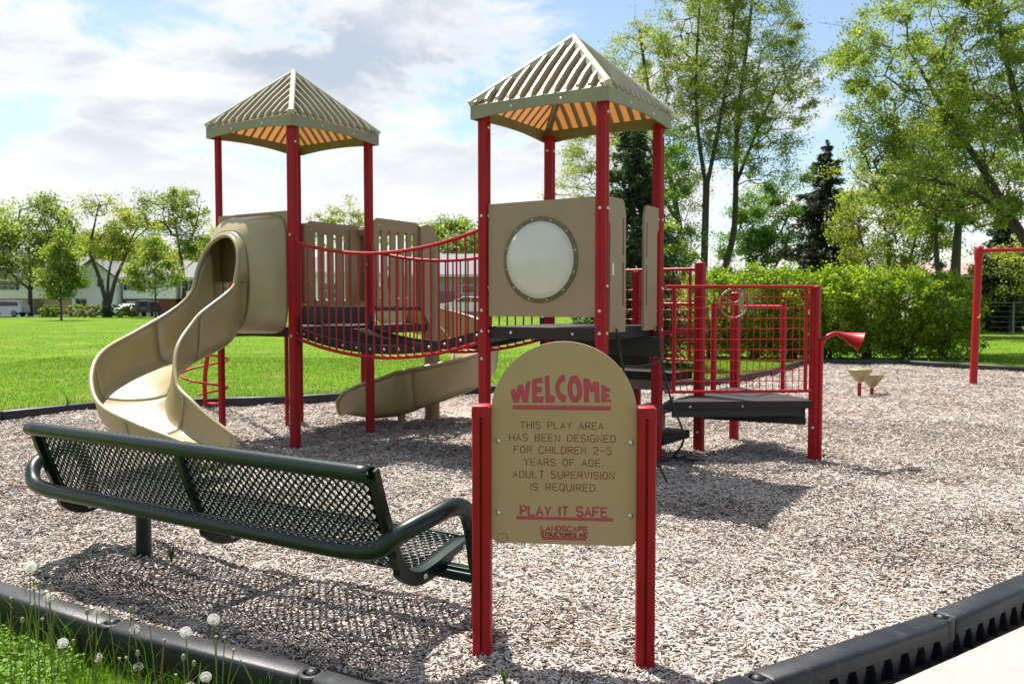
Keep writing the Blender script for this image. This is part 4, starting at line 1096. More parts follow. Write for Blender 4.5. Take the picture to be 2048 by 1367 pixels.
# stroke lettering: routed grooves painted in, drawn as slim beads
GL = {
 'A': [[(0, 0), (.5, 1), (1, 0)], [(.18, .36), (.82, .36)]], 'B': [[(0, 0), (0, 1), (.7, 1), (.95, .9), (.95, .62), (.7, .52), (0, .52)], [(.7, .52), (1, .4), (1, .12), (.75, 0), (0, 0)]],
 'C': [[(1, .8), (.8, 1), (.2, 1), (0, .8), (0, .2), (.2, 0), (.8, 0), (1, .2)]], 'D': [[(0, 0), (0, 1), (.65, 1), (1, .72), (1, .28), (.65, 0), (0, 0)]],
 'E': [[(1, 1), (0, 1), (0, 0), (1, 0)], [(0, .52), (.85, .52)]], 'F': [[(1, 1), (0, 1), (0, 0)], [(0, .52), (.8, .52)]],
 'G': [[(1, .8), (.8, 1), (.2, 1), (0, .8), (0, .2), (.2, 0), (.8, 0), (1, .2), (1, .45), (.6, .45)]], 'H': [[(0, 0), (0, 1)], [(1, 0), (1, 1)], [(0, .5), (1, .5)]],
 'I': [[(.5, 0), (.5, 1)]], 'J': [[(1, 1), (1, .2), (.8, 0), (.2, 0), (0, .2)]], 'L': [[(0, 1), (0, 0), (.95, 0)]], 'M': [[(0, 0), (0, 1), (.5, .3), (1, 1), (1, 0)]],
 'N': [[(0, 0), (0, 1), (1, 0), (1, 1)]], 'O': [[(.25, 0), (0, .25), (0, .75), (.25, 1), (.75, 1), (1, .75), (1, .25), (.75, 0), (.25, 0)]],
 'P': [[(0, 0), (0, 1), (.75, 1), (1, .86), (1, .6), (.75, .46), (0, .46)]], 'Q': [[(.25, 0), (0, .25), (0, .75), (.25, 1), (.75, 1), (1, .75), (1, .25), (.75, 0), (.25, 0)], [(.65, .3), (1.02, -.05)]],
 'R': [[(0, 0), (0, 1), (.75, 1), (1, .86), (1, .62), (.75, .48), (0, .48)], [(.6, .48), (1, 0)]], 'S': [[(.97, .84), (.75, 1), (.22, 1), (0, .84), (0, .64), (.2, .53), (.8, .47), (1, .35), (1, .16), (.78, 0), (.22, 0), (0, .16)]],
 'T': [[(0, 1), (1, 1)], [(.5, 1), (.5, 0)]], 'U': [[(0, 1), (0, .22), (.22, 0), (.78, 0), (1, .22), (1, 1)]], 'V': [[(0, 1), (.5, 0), (1, 1)]], 'W': [[(0, 1), (.25, 0), (.5, .75), (.75, 0), (1, 1)]],
 'Y': [[(0, 1), (.5, .48), (1, 1)], [(.5, .48), (.5, 0)]], '2': [[(0, .8), (.2, 1), (.8, 1), (1, .8), (1, .62), (0, 0), (1, 0)]], '5': [[(.95, 1), (.08, 1), (0, .56), (.7, .58), (1, .42), (1, .18), (.75, 0), (.2, 0), (0, .16)]],
 '-': [[(.05, .47), (.95, .47)]], '.': [[(.5, 0), (.5, .14)]]}
def bead(mb, pts, r, depth, seg=8):
    """flattened tube lying on the board front"""
    P3 = [Vector((p[0], 0, p[1])) for p in pts]; o = MB().tube(P3, r, seg)
    v = [SP(p[0], p[2], -.0095+(-depth if p[1] < 0 else 0)*(abs(p[1])/r)+(.0006 if p[1] >= 0 else 0)) for p in o.v]
    mb.add(v, o.f)
def rnd(poly):
    """cut the corners of a stroke a little"""
    return poly
def text(s, xc, z0, hgt, total, r, m, name='lettering', gap=.34, sp=.85, depth=.0016, warp=None, under=None, split=False):
    units = []
    for ch in s:
        if ch == ' ': units.append((None, sp))
        else: units.append((ch, .12 if ch == '.' else .08 if ch == 'I' else 1.25 if ch in 'MW' else 1.))
    tot = sum(u[1] for u in units)+gap*(len([u for u in units])-1); u_ = total/tot
    layers = [(m, r, depth)] if not under else [(under[0], r+under[1], depth*.45), (m, r, depth)]
    parent = pn
    for mm, rr_, dp in layers:
        mb = MB(); x = xc-total/2
        for ch, w_ in units:
            if split: mb = MB()
            if ch:
                for st in GL[ch]:
                    p = [(x+(q[0] if w_ > .5 else .5)*w_*u_*1., z0+q[1]*hgt) for q in st]
                    if w_ <= .5: p = [(x+w_*u_/2, z0+q[1]*hgt) for q in st]
                    if warp: p = [warp(*q) for q in p]
                    bead(mb, p, rr_*(1.4 if ch == '.' else 1), dp)
                if split: build(mb, 'letter', mm, parent, 60)
            x += (w_+gap)*u_
        if not split: build(mb, name, mm, parent, 60)['kind'] = 'stuff'
k = 1/489.; X0 = 1125.
def px(x): return (x-X0)*k
def pz(y): return 1.455-(y-609.)*k*1.003
for s_, y, x0, x1, hh in (('THIS PLAY AREA', 853, 1040, 1203, 13.5), ('HAS BEEN DESIGNED', 878, 1018, 1227, 13.5), ('FOR CHILDREN 2-5', 902, 1027, 1219, 13.5), ('YEARS OF AGE.', 926.5, 1047, 1203, 13.5), ('ADULT SUPERVISION', 951, 1025, 1225, 13.5), ('IS REQUIRED.', 976, 1060, 1193, 13.5)):
    text(s_, px((x0+x1)/2), pz(y), hh*k, (x1-x0)*k, .0019, dkred, gap=.48, sp=.75)
text('PLAY IT SAFE', px(1126), pz(1026), 18*k, 172*k, .0030, pink, gap=.42, sp=.7, depth=.002, under=(dkred, .0016), split=True)
text('LANDSCAPE', px(1127), pz(1056.5), 9.5*k, 92*k, .0026, pink, gap=.42, depth=.002, under=(dkred, .0009))
text('STRUCTURES INC', px(1127), pz(1067.5), 7.5*k, 92*k, .0019, dkred, gap=.40, sp=.6, depth=.002, under=(dkred, .0008))
def bar_(x0, x1, y, r, nm='underline'):
    for mm, rr_, dp in ((dkred, r+.001, .0008), (pink, r, .0016)):
        mb = MB(); bead(mb, [(px(x0), pz(y)), (px(x1), pz(y))], rr_, dp, 12); build(mb, nm, mm, pn, 60)
bar_(1024.5, 1218, 811, .0082); bar_(1032, 1223, 1031.5, .0060); bar_(1083, 1171, 1071.5, .0052)
# WELCOME: hand cut block letters, level base and arched tops, each letter a piece of its own
WO = [(1010, [(150, 680), (265, 600), (290, 620), (325, 760), (370, 520), (500, 470), (530, 510), (575, 740), (625, 400), (745, 360), (745, 400), (665, 1010), (510, 1010), (455, 750), (400, 1010), (240, 1015)], None),
      (1010, [(805, 330), (1090, 250), (1120, 400), (930, 430), (935, 540), (1095, 540), (1075, 690), (935, 720), (940, 835), (1150, 830), (1120, 1010), (815, 1010)], None),
      (1010, [(1190, 230), (1310, 205), (1335, 810), (1490, 815), (1470, 1000), (1215, 1000)], None),
      (1110, [(260, 175), (190, 165), (90, 250), (10, 400), (-20, 560), (10, 750), (80, 880), (180, 970), (255, 1000), (315, 830), (225, 780), (130, 690), (95, 580), (110, 470), (170, 390), (275, 360)], None),
      (1110, [(540, 185), (640, 220), (720, 340), (780, 540), (780, 740), (730, 900), (640, 990), (540, 995), (460, 950), (380, 780), (350, 580), (370, 430), (430, 260), (480, 200)], [(550, 400), (585, 430), (610, 470), (640, 600), (640, 740), (620, 800), (600, 840), (560, 815), (540, 800), (490, 700), (480, 560), (488, 500), (500, 450), (520, 420)]),
      (1110, [(825, 265), (960, 280), (1070, 470), (1150, 365), (1280, 395), (1300, 980), (1170, 985), (1155, 650), (1130, 640), (1075, 715), (1010, 610), (985, 600), (980, 985), (845, 985)], None),
      (1110, [(1360, 455), (1430, 480), (1625, 595), (1600, 670), (1490, 640), (1490, 720), (1600, 750), (1575, 830), (1500, 840), (1500, 890), (1640, 890), (1650, 965), (1360, 970)], None)]
def inset(P, d):
    n = len(P); o = []; ar = sum(P[i][0]*P[(i+1) % n][1]-P[(i+1) % n][0]*P[i][1] for i in range(n)); s = 1 if ar > 0 else -1
    for i in range(n):
        a = Vector(P[i-1]); b = Vector(P[i]); c = Vector(P[(i+1) % n]); e1 = (b-a).normalized(); e2 = (c-b).normalized()
        n1 = Vector((-e1.y, e1.x)); n2 = Vector((-e2.y, e2.x)); m = (n1+n2); m = m/max(.45, m.length**2/2) if m.length > 1e-6 else n1
        o.append((b.x+m.x*d*s, b.y+m.y*d*s))
    return o
for ox, P, H in WO:
    P = [(px(ox+x/15.19), pz(735+y/15.19)) for x, y in P]; H = [(px(ox+x/15.19), pz(735+y/15.19)) for x, y in H] if H else None
    for mm, d, t in ((dkred, -.0004, .0006), (pink, .0011, .0014)):
        Q = inset(P, d); mb = MB()
        if not H: mb.prism([SP(x, z) for x, z in Q], sy*(-.0095-t), sy*-.0090)
        else:
            G2 = inset(H, -d); n_ = len(Q)
            V = [SP(x, z, -.0095-t) for x, z in Q]+[SP(x, z, -.0095-t) for x, z in G2]+[SP(x, z, -.0090) for x, z in Q]+[SP(x, z, -.0090) for x, z in G2]
            F = []
            for i in range(n_): j = (i+1) % n_; F += [(i, j, n_+j, n_+i), (i, 2*n_+i, 2*n_+j, j), (n_+i, n_+j, 3*n_+j, 3*n_+i)]
            mb.add(V, F)
        build(mb, 'letter', mm, pn, 20)
# recycling mark: three bent arrows round a numeral
mb = MB(); c_ = (px(1004), pz(1073))
for i in range(3):
    a0 = R(90+120*i); 
    P = [(c_[0]+.021*math.cos(a), c_[1]+.0185*math.sin(a)) for a in (a0-.42, a0-.12, a0+.12, a0+.62, a0+1.25)]
    bead(mb, P, .0011, .0012, 6)
    e = P[-1]; bead(mb, [(e[0]-.004*math.cos(a0+.4), e[1]-.004*math.sin(a0+.4)), e, (e[0]+.004*math.cos(a0+1.5), e[1]+.004*math.sin(a0+1.5))], .0009, .0012, 6)
for st in [[(0, 1), (.5, 1), (1, .8), (.4, .55), (1, .3), (.6, 0), (0, .02)]]: bead(mb, [(c_[0]-.003+q[0]*.006, c_[1]-.006+q[1]*.010) for q in st], .0009, .0012, 6)
build(mb, 'recycling_mark', dkred, pn, 60)['kind'] = 'stuff'

# ------------------------------------------------------------------ stepping pods
def pod(loc, zt, r, label):
    e = empty('stepping_pod', (*loc, 0), 0, label, 'stepping pod', 'tan stepping pods beyond the platform')
    build(MB().lathe([(.03, zt-.205), (.045, zt-.21), (.07, zt-.19), (r*.98, zt-.045), (r, zt-.03), (r, zt-.01), (r*.96, zt), (r*.5, zt+.006), (0, zt+.008)], (0, 0, 0), 28), 'tread', slidem, e, 50)
    build(MB().tube([(0, 0, -.05), (0, 0, zt-.22)], .028, 10), 'stem', redrail, e, 60)
pod((5.56, 13.45), .42, .185, 'taller tan funnel shaped stepping pod on a red stem, left of the pair')
pod((5.93, 13.85), .30, .18, 'lower tan funnel shaped stepping pod, right of the pair')
# ------------------------------------------------------------------ swing frame
SW = empty('swing_frame', (8.42, 15.35, 0), 0, 'tall red swing frame post with a crossbar leaving the picture on the right', 'swing frame')
po = build(MB().tube([(0, 0, -.05), (0.045, 0, 2.33)], .065, 18), 'post', redrail, SW, 60)
build(MB().lathe([(.075, 2.27), (.078, 2.40), (.075, 2.45), (.06, 2.485), (.03, 2.50), (0, 2.503)], (.045, 0, 0), 20), 'post_cap', redrail, po, 50)
build(MB().tube([(.05, 0, 2.42), (2.6, -1.2, 2.42), (4.4, -2.05, 2.42)], .036, 14), 'crossbar', redrail, SW, 60)
build(MB().tube([(4.45, -2.05, -.05), (4.4, -2.05, 2.45)], .065, 16), 'post', redrail, SW, 60)
build(MB().prism([(-.03+.026, -.0665, 1.20), (.035+.026, -.0665, 1.20), (.045+.026, -.0665, 1.285)], (0, -.001, 0), (0, .004, 0)), 'sticker', yel, po)
# ------------------------------------------------------------------ trees
spring = attrmat('spring leaves', [(0, (.08, .13, .025)), (.45, (.19, .26, .06)), (.85, (.30, .37, .10)), (1, (.38, .36, .12))], .55, .6, (1.25, 1.3, .55))
yellowg = attrmat('yellow green leaves', [(0, (.12, .16, .03)), (.5, (.26, .31, .07)), (.9, (.38, .41, .11)), (1, (.42, .34, .13))], .55, .6, (1.2, 1.2, .5))
deepg = attrmat('deep green leaves', [(0, (.05, .11, .02)), (.6, (.125, .22, .045)), (1, (.21, .32, .07))], .55, .5, (1.25, 1.35, .5))
needle = attrmat('spruce needles', [(0, (.018, .036, .018)), (.7, (.04, .075, .03)), (1, (.07, .12, .04))], .7, .25, (1.2, 1.3, .7))
needleb = attrmat('brown tinted needles', [(0, (.018, .022, .014)), (.7, (.035, .042, .022)), (1, (.065, .07, .035))], .7, .2, (1.2, 1.2, .7))
hedgem = attrmat('hedge leaves', [(0, (.10, .17, .015)), (.6, (.23, .34, .035)), (1, (.36, .46, .07))], .5, .6, (1.3, 1.3, .45))
LEAFK = 2.2
def seg_tubes(A, B_, ra, rb, n=5):
    d = B_-A; ln = np.linalg.norm(d, axis=1)[:, None]+1e-9; d = d/ln
    ref = np.where(np.abs(d[:, 2:3]) < .9, np.array([[0, 0, 1.]]), np.array([[1., 0, 0]]))
    x = np.cross(ref, d); x /= np.linalg.norm(x, axis=1)[:, None]; y = np.cross(d, x); q = []
    for k in range(n):
        a0, a1 = 2*math.pi*k/n, 2*math.pi*(k+1)/n
        o0 = x*math.cos(a0)+y*math.sin(a0); o1 = x*math.cos(a1)+y*math.sin(a1)
        q.append(np.stack([A+o0*ra[:, None], A+o1*ra[:, None], B_+o1*rb[:, None], B_+o0*rb[:, None]], 1))
    return np.concatenate(q).reshape(-1, 3)
def leaves(P, V, size, asp=.62, up=.5):
    n = len(P); nrm = rng.normal(0, 1, (n, 3)); nrm[:, 2] = nrm[:, 2]+up; nrm /= np.linalg.norm(nrm, axis=1)[:, None]
    r = rng.normal(0, 1, (n, 3)); x = np.cross(nrm, r); x /= np.linalg.norm(x, axis=1)[:, None]+1e-9; y = np.cross(nrm, x)
    s = (size*rng.uniform(.6, 1.35, n))[:, None]; x = x*s*.5; y = y*s*.5*asp
    return np.stack([P-x, P-y*1.0+x*.1, P+x, P+y+x*.1], 1).reshape(-1, 3), V
def tree(name, label, cat, base, trunks, lobes, ntgt, nleaf, lsize, lmat, seed=1, group=None, sig=.35, r0=.2, shell=.5, droop=0., twig=.012, zb=0, asp=.62):
    g = np.random.default_rng(seed)
    e = empty(name, (base[0], base[1], lawn_z(*base) if zb is None else zb), 0, label, cat, group)
    P = []; par = []; tr_r = []; 
    for (pts, ra, rb) in trunks:
        c = catmull(pts, 5); pr = -1
        if P:  # fork: attach to nearest existing node
            pr = int(np.argmin(((np.array(P)-c[0])**2).sum(1)))
        for i, p in enumerate(c):
            P.append(p); par.append(pr); tr_r.append(ra+(rb-ra)*i/(len(c)-1)); pr = len(P)-1
    nleaf = int(nleaf*LEAFK); lsize *= .86; ntgt = int(ntgt*1.15)
    nt_ = len(P)
    W_ = np.array([l[3]*l[4]*l[5] for l in lobes]); W_ = W_/W_.sum(); T_ = []
    for l, w in zip(lobes, W_):
        k = max(4, int(ntgt*w)); d = g.normal(0, 1, (k, 3)); d /= np.linalg.norm(d, axis=1)[:, None]
        rr = g.uniform(0, 1, k)**(1/(3+shell*4)); rr *= 1+.22*g.normal(0, 1, k)*(g.uniform(0, 1, k) < .3)
        T_.append(np.array(l[:3])+d*rr[:, None]*np.array(l[3:6]))
    T_ = np.concatenate(T_); T_ = T_[T_[:, 2] > .3]
    A0 = np.array(P); dist = np.min(((T_[:, None]-A0[None])**2).sum(2), axis=1); T_ = T_[np.argsort(dist)]
    tips = []
    for t in T_:
        A = np.array(P); dd = A-t; cost = np.sqrt((dd**2).sum(1))+np.maximum(0, dd[:, 2])*.9+(np.arange(len(P)) >= nt_)*0.0
        i = int(np.argmin(cost)); a = A[i]; ln = float(np.linalg.norm(t-a)); k = max(1, int(ln/.7)); pr = i
        pd = (a-A[par[i]]) if par[i] >= 0 else np.array([0, 0, 1.]); pd = pd/(np.linalg.norm(pd)+1e-9)
        for q in range(1, k+1):
            f = q/k; p = a+(t-a)*f+pd*ln*.16*math.sin(math.pi*f)+np.array([0, 0, ln*.06*math.sin(math.pi*f)-droop*f*f*ln])+g.normal(0, .05, 3)*ln*.5*(f < 1)
            P.append(p); par.append(pr); tr_r.append(0); pr = len(P)-1
        tips.append(pr)
    P = np.array(P); par = np.array(par); cnt = np.zeros(len(P))
    for t in tips: cnt[t] += 1
    for i in range(len(P)-1, -1, -1):
        if par[i] >= 0: cnt[par[i]] += cnt[i]
    rad = twig*np.maximum(cnt, 1)**.47; rad[:nt_] = np.maximum(np.array(tr_r[:nt_]), np.minimum(rad[:nt_], .02))
    idx = np.where(par >= 0)[0]; rb = rad[idx]; ra = np.minimum(rad[par[idx]], rb*1.5)
    ra = np.where(idx < nt_, rad[par[idx]], ra)
    tv = seg_tubes(P[par[idx]], P[idx], ra, rb, 5)
    o = link('trunk', fast_mesh('trunk', tv, 4, barkm), e)
    # leaves in clumps round twig ends and along outer twigs
    cand = np.where((np.arange(len(P)) >= nt_) & (cnt <= 3))[0]
    w = g.gamma(1.2, 1, len(cand)); w /= w.sum(); ci = g.choice(len(cand), nleaf, p=w); cc = P[cand[ci]]
    s = sig*g.uniform(.5, 1.3, len(cand))[ci]
    LP = cc+g.normal(0, 1, (nleaf, 3))*s[:, None]*np.array([1, 1, .7])-np.array([0, 0, 1])*droop*np.abs(g.normal(0, .6, nleaf))[:, None]
    cv = g.uniform(.1, .8, len(cand))[ci]; V = (cv+g.normal(0, .17, nleaf)).clip(0, 1)
    lv, V = leaves(LP, V, lsize, asp)
    c_ = link('crown', fast_mesh('crown', lv, 4, lmat, V), e)
    return e
def st(h_, lean=(0, 0)): return [(0, 0, -.1), (lean[0]*.3, lean[1]*.3, h_*.4), (lean[0], lean[1], h_)]
def bx(px_, Y): return ((px_-1024)/1687*Y, Y)
GT = 'trees beyond the lawn'
tree('maple_tree', 'full round maple with a dark trunk at the far left, behind the silver car', 'tree', bx(62, 95), [(st(8), .32, .1), ([(0, 0, 3), (2.2, 0, 5.2), (3.8, 0, 8)], .16, .06), ([(0, 0, 3), (-2.2, 0, 5), (-3.6, 0, 7)], .16, .06)], [(0, 0, 7.4, 6.0, 5, 3.7), (1.5, 0, 10, 3.4, 3, 3.2), (-4, 0, 8, 3.5, 4, 4)], 240, 11500, .32, spring, 3, GT, sig=.75, twig=.03)
tree('young_tree', 'small cone shaped bright green tree standing alone on the lawn at far left', 'tree', bx(123, 70), [(st(7.5), .10, .03)], [(0, 0, 3.3, 1.7, 1.7, 1.4), (0, 0, 5, 1.05, 1.05, 1.6), (0, 0, 6.7, .45, .45, 1.5)], 120, 6200, .22, spring, 4, GT, sig=.28, twig=.01)
for i, (x, r, tz, y, lb) in enumerate([(165, 6.5, 11.6, 125, 'yellow green tree behind the left white house, next to the round maple'), (262, 6.5, 11.0, 128, 'broad yellow green tree right behind the forked tree'), (400, 6, 10.8, 128, 'pale yellow green tree behind the hooded slide')]):
    tree('broadleaf_tree', lb, 'tree', bx(x, y), [(st(8), .35, .1)], [(0, 0, tz-4.8, r, 5, 4.6), (2, 0, tz-3, r*.6, 4, 3)], 170, 9000, .42, yellowg, 10+i, GT, sig=.9, twig=.03)
tree('forked_tree', 'sparse tree with three dark forked stems in front of the white houses', 'tree', bx(216, 88), [([(0, 0, -.1), (-.1, 0, 1.8)], .55, .45), ([(-.1, 0, 1.5), (-.8, 0, 4.2), (-1.7, 0, 7), (-1.2, 0, 9.5), (-.6, 0, 12)], .26, .06), ([(0, 0, 1.5), (.2, 0, 4.5), (.9, 0, 7.2)], .2, .07), ([(.2, 0, 1.5), (.9, 0, 4), (1.8, 0, 6), (2.8, 0, 8.6)], .26, .08)], [(-.6, 0, 11.6, 1.7, 1.5, 1.2), (2.4, 0, 9.3, 2.3, 2, 2), (.6, 0, 7.4, 2.2, 2, 1.4)], 140, 3000, .27, yellowg, 20, GT, sig=.5, twig=.022)
tree('young_tree', 'young mid green tree in front of the garage, left of the tan slide', 'tree', bx(312, 80), [(st(7), .11, .03)], [(0, 0, 4.4, 2.4, 2.2, 1.9), (0, 0, 6.2, 1.2, 1.3, 1.5)], 120, 3800, .25, spring, 21, GT, sig=.35, twig=.012)
tree('tall_tree', 'tall airy tree left of the hooded slide with open upper branches', 'tree', bx(366, 95), [([(0, 0, -.1), (.2, 0, 4), (-.3, 0, 8), (-1.2, 0, 13.5)], .32, .06), ([(0, 0, 7), (1.4, 0, 9.5), (2.2, 0, 12.5)], .14, .05)], [(-3, 0, 11.3, 3.2, 2.5, 2.4), (.6, 0, 11.6, 2.6, 2.2, 2.8), (1.6, 0, 8, 2.2, 2, 1.6)], 190, 4600, .27, spring, 22, GT, sig=.5, twig=.02)
tree('broadleaf_tree', 'sparse pale tree top above the slotted panels of the left tower', 'tree', bx(690, 100), [(st(12), .3, .05)], [(0, 0, 10.8, 2.6, 2.5, 2.2), (-3, 0, 9, 2.3, 2, 1.8), (3, 0, 9, 2.5, 2, 1.6)], 150, 3600, .27, yellowg, 23, GT, sig=.4, twig=.018)
tree('maple_tree', 'dense bright green tree seen over the bridge beside the grey house', 'tree', bx(905, 88), [(st(7), .3, .1)], [(0, 0, 6.8, 4.4, 4, 2.9), (-1, 0, 8.2, 2.4, 2, 2)], 170, 9000, .30, spring, 24, GT, sig=.5, twig=.022)
# tall airy trees behind the right tower
GA = 'tall airy trees behind the right tower'
tree('tall_tree', 'tall airy tree whose crown opens behind the right tower roof', 'tree', bx(1372, 33), [([(0, 0, -.1), (-.1, 0, 3), (-.6, 0, 6), (-1.5, 0, 9.5), (-1.9, 0, 12)], .16, .05), ([(-.3, 0, 4.5), (-1.4, 0, 6.4), (-2.6, 0, 8.6)], .09, .03)], [(-1.7, 0, 9.3, 1.9, 1.7, 3.0), (-3.3, 0, 7, 1.6, 1.6, 2.6), (-.2, 0, 6.4, 1.0, 1.3, 2.4), (-3.9, 0, 5.2, 1.9, 1.4, 1.6)], 760, 18000, .095, yellowg, 30, GA, sig=.19, twig=.005, asp=.5)
tree('tall_tree', 'tall airy tree with a trunk forking high up, left of the leaning trunk', 'tree', bx(1404, 31.5), [([(0, 0, -.1), (.05, 0, 3), (.1, 0, 5.9)], .16, .13), ([(.1, 0, 5.7), (-.25, 0, 8), (-.3, 0, 10.5), (-.1, 0, 14)], .09, .03), ([(.1, 0, 5.7), (.55, 0, 8), (.95, 0, 10.6), (1.1, 0, 13)], .09, .03)], [(-.1, 0, 10.8, 1.7, 1.6, 3.6), (.7, 0, 9, 1.4, 1.4, 2.4)], 660, 16000, .095, spring, 31, GA, sig=.19, twig=.005, asp=.5)
tree('tall_tree', 'tallest airy tree with a leaning lower trunk rising behind the platform', 'tree', bx(1438, 33), [([(0, 0, -.1), (.15, 0, 2.5), (.55, 0, 4.5), (.6, 0, 8), (.9, 0, 11), (1.3, 0, 14.5)], .17, .05), ([(.55, 0, 6), (1.5, 0, 8.4), (2.4, 0, 10.4)], .08, .03)], [(1.0, 0, 11.3, 2.0, 1.9, 3.6), (2.4, 0, 9.6, 1.5, 1.5, 2.2), (1.5, 0, 7.4, 1.5, 1.4, 1.4), (2.6, 0, 6.3, 1.0, .9, .6)], 820, 21000, .095, spring, 32, GA, sig=.19, twig=.005, asp=.5)
tree('thin_tree', 'thin leaning trunk close to the red post of the right tower', 'tree', bx(1352, 30), [([(0, 0, -.1), (-.1, 0, 2.6), (-.5, 0, 4.6), (-.9, 0, 7.2)], .10, .03)], [(-.6, 0, 5.9, 1.1, 1.2, 1.6), (-.1, 0, 3.4, .9, 1, 1.1)], 130, 4800, .10, deepg, 33, GA, sig=.2, twig=.007)
tree('round_tree', 'round soft green tree between the tall trunks and the dark spruce', 'tree', bx(1528, 58), [(st(4), .22, .12), ([(0, 0, 2.8), (1, 0, 4.5), (1.7, 0, 6.2)], .12, .05), ([(0, 0, 2.8), (-.9, 0, 4.6), (-1.6, 0, 6.6)], .12, .05)], [(.1, 0, 6.9, 2.5, 2.3, 2.6), (-1.2, 0, 5, 1.8, 1.6, 1.8)], 220, 12500, .17, deepg, 34, None, sig=.30, twig=.012)
tree('broadleaf_tree', 'yellow green tree filling the gap right of the dark spruce', 'tree', bx(1775, 42), [(st(4.5), .16, .1), ([(0, 0, 1.6), (-1, 0, 3.4), (-1.6, 0, 5.4)], .09, .04), ([(0, 0, 1.6), (1, 0, 3.4), (1.4, 0, 5.4)], .09, .04)], [(-.3, 0, 5.3, 2.3, 2, 3.0), (1.3, 0, 5.6, 1.8, 1.8, 2.4), (-.6, 0, 3, 1.7, 1.4, 1.2)], 300, 14500, .14, yellowg, 35, None, sig=.28, twig=.009)
tree('twin_trunk_tree', 'tree with two thick dark trunks at the right end of the hedge', 'tree', bx(1908, 36), [([(0, 0, -.1), (0, 0, 3), (.15, 0, 6)], .30, .12), ([(-.15, 0, .6), (-.75, 0, 3), (-.9, 0, 5.2)], .17, .07)], [(-.2, 0, 7, 2.6, 2.3, 2.4), (-1.6, 0, 5.4, 1.5, 1.5, 1.4), (1, 0, 5.6, 1.5, 1.5, 1.2)], 260, 13000, .13, spring, 36, None, sig=.26, twig=.009)
tree('big_maple', 'large spreading maple at the right edge with limbs reaching over the hedge', 'tree', (15.4, 24), [([(0, 0, -.1), (-.1, 0, 2.2)], .42, .36), ([(-.1, 0, 2), (-1.1, 0, 3.6), (-2.1, 0, 5.2), (-3.3, 0, 7), (-4.3, 0, 8.6)], .17, .03), ([(-.1, 0, 2.2), (-.6, 0, 5), (-1.2, .4, 8), (-1.8, .5, 10.8)], .19, .04), ([(-.9, 0, 3.3), (-2.5, -.4, 4.5), (-4.4, -.4, 5.0), (-5.2, -.3, 5.1)], .08, .018), ([(0, 0, 2.4), (1, 0, 5), (1.6, 0, 8)], .2, .08)], [(-3.9, 0, 8.0, 2.4, 2.2, 2.5), (-1.2, .3, 9.2, 2.6, 2.6, 2.8), (-4.6, -.2, 5.3, 1.7, 1.6, 1.3), (-2.2, 0, 5.4, 2.2, 1.8, 1.8), (-3.2, .3, 6.4, 2.2, 2, 1.4), (1.2, 0, 7.6, 2.6, 2.6, 3.2)], 1600, 70000, .088, spring, 37, None, sig=.19, twig=.005, asp=.55)
tree('small_tree', 'low light green tree under the big maple at the right edge', 'tree', bx(2020, 40), [(st(3), .1, .05)], [(0, 0, 2.6, 1.9, 1.6, 1.6), (1.8, 0, 3.6, 1.8, 1.6, 1.8)], 140, 8000, .13, yellowg, 38, None, sig=.28, twig=.009)
tree('leafy_sapling', 'light green sapling between the right tower and the tall trunks', 'tree', bx(1345, 27), [(st(2.6), .05, .02)], [(.1, 0, 2.2, 1.0, .9, 1.0), (-.1, 0, 3.3, .7, .7, .7)], 90, 5000, .085, spring, 39, None, sig=.16, twig=.006)
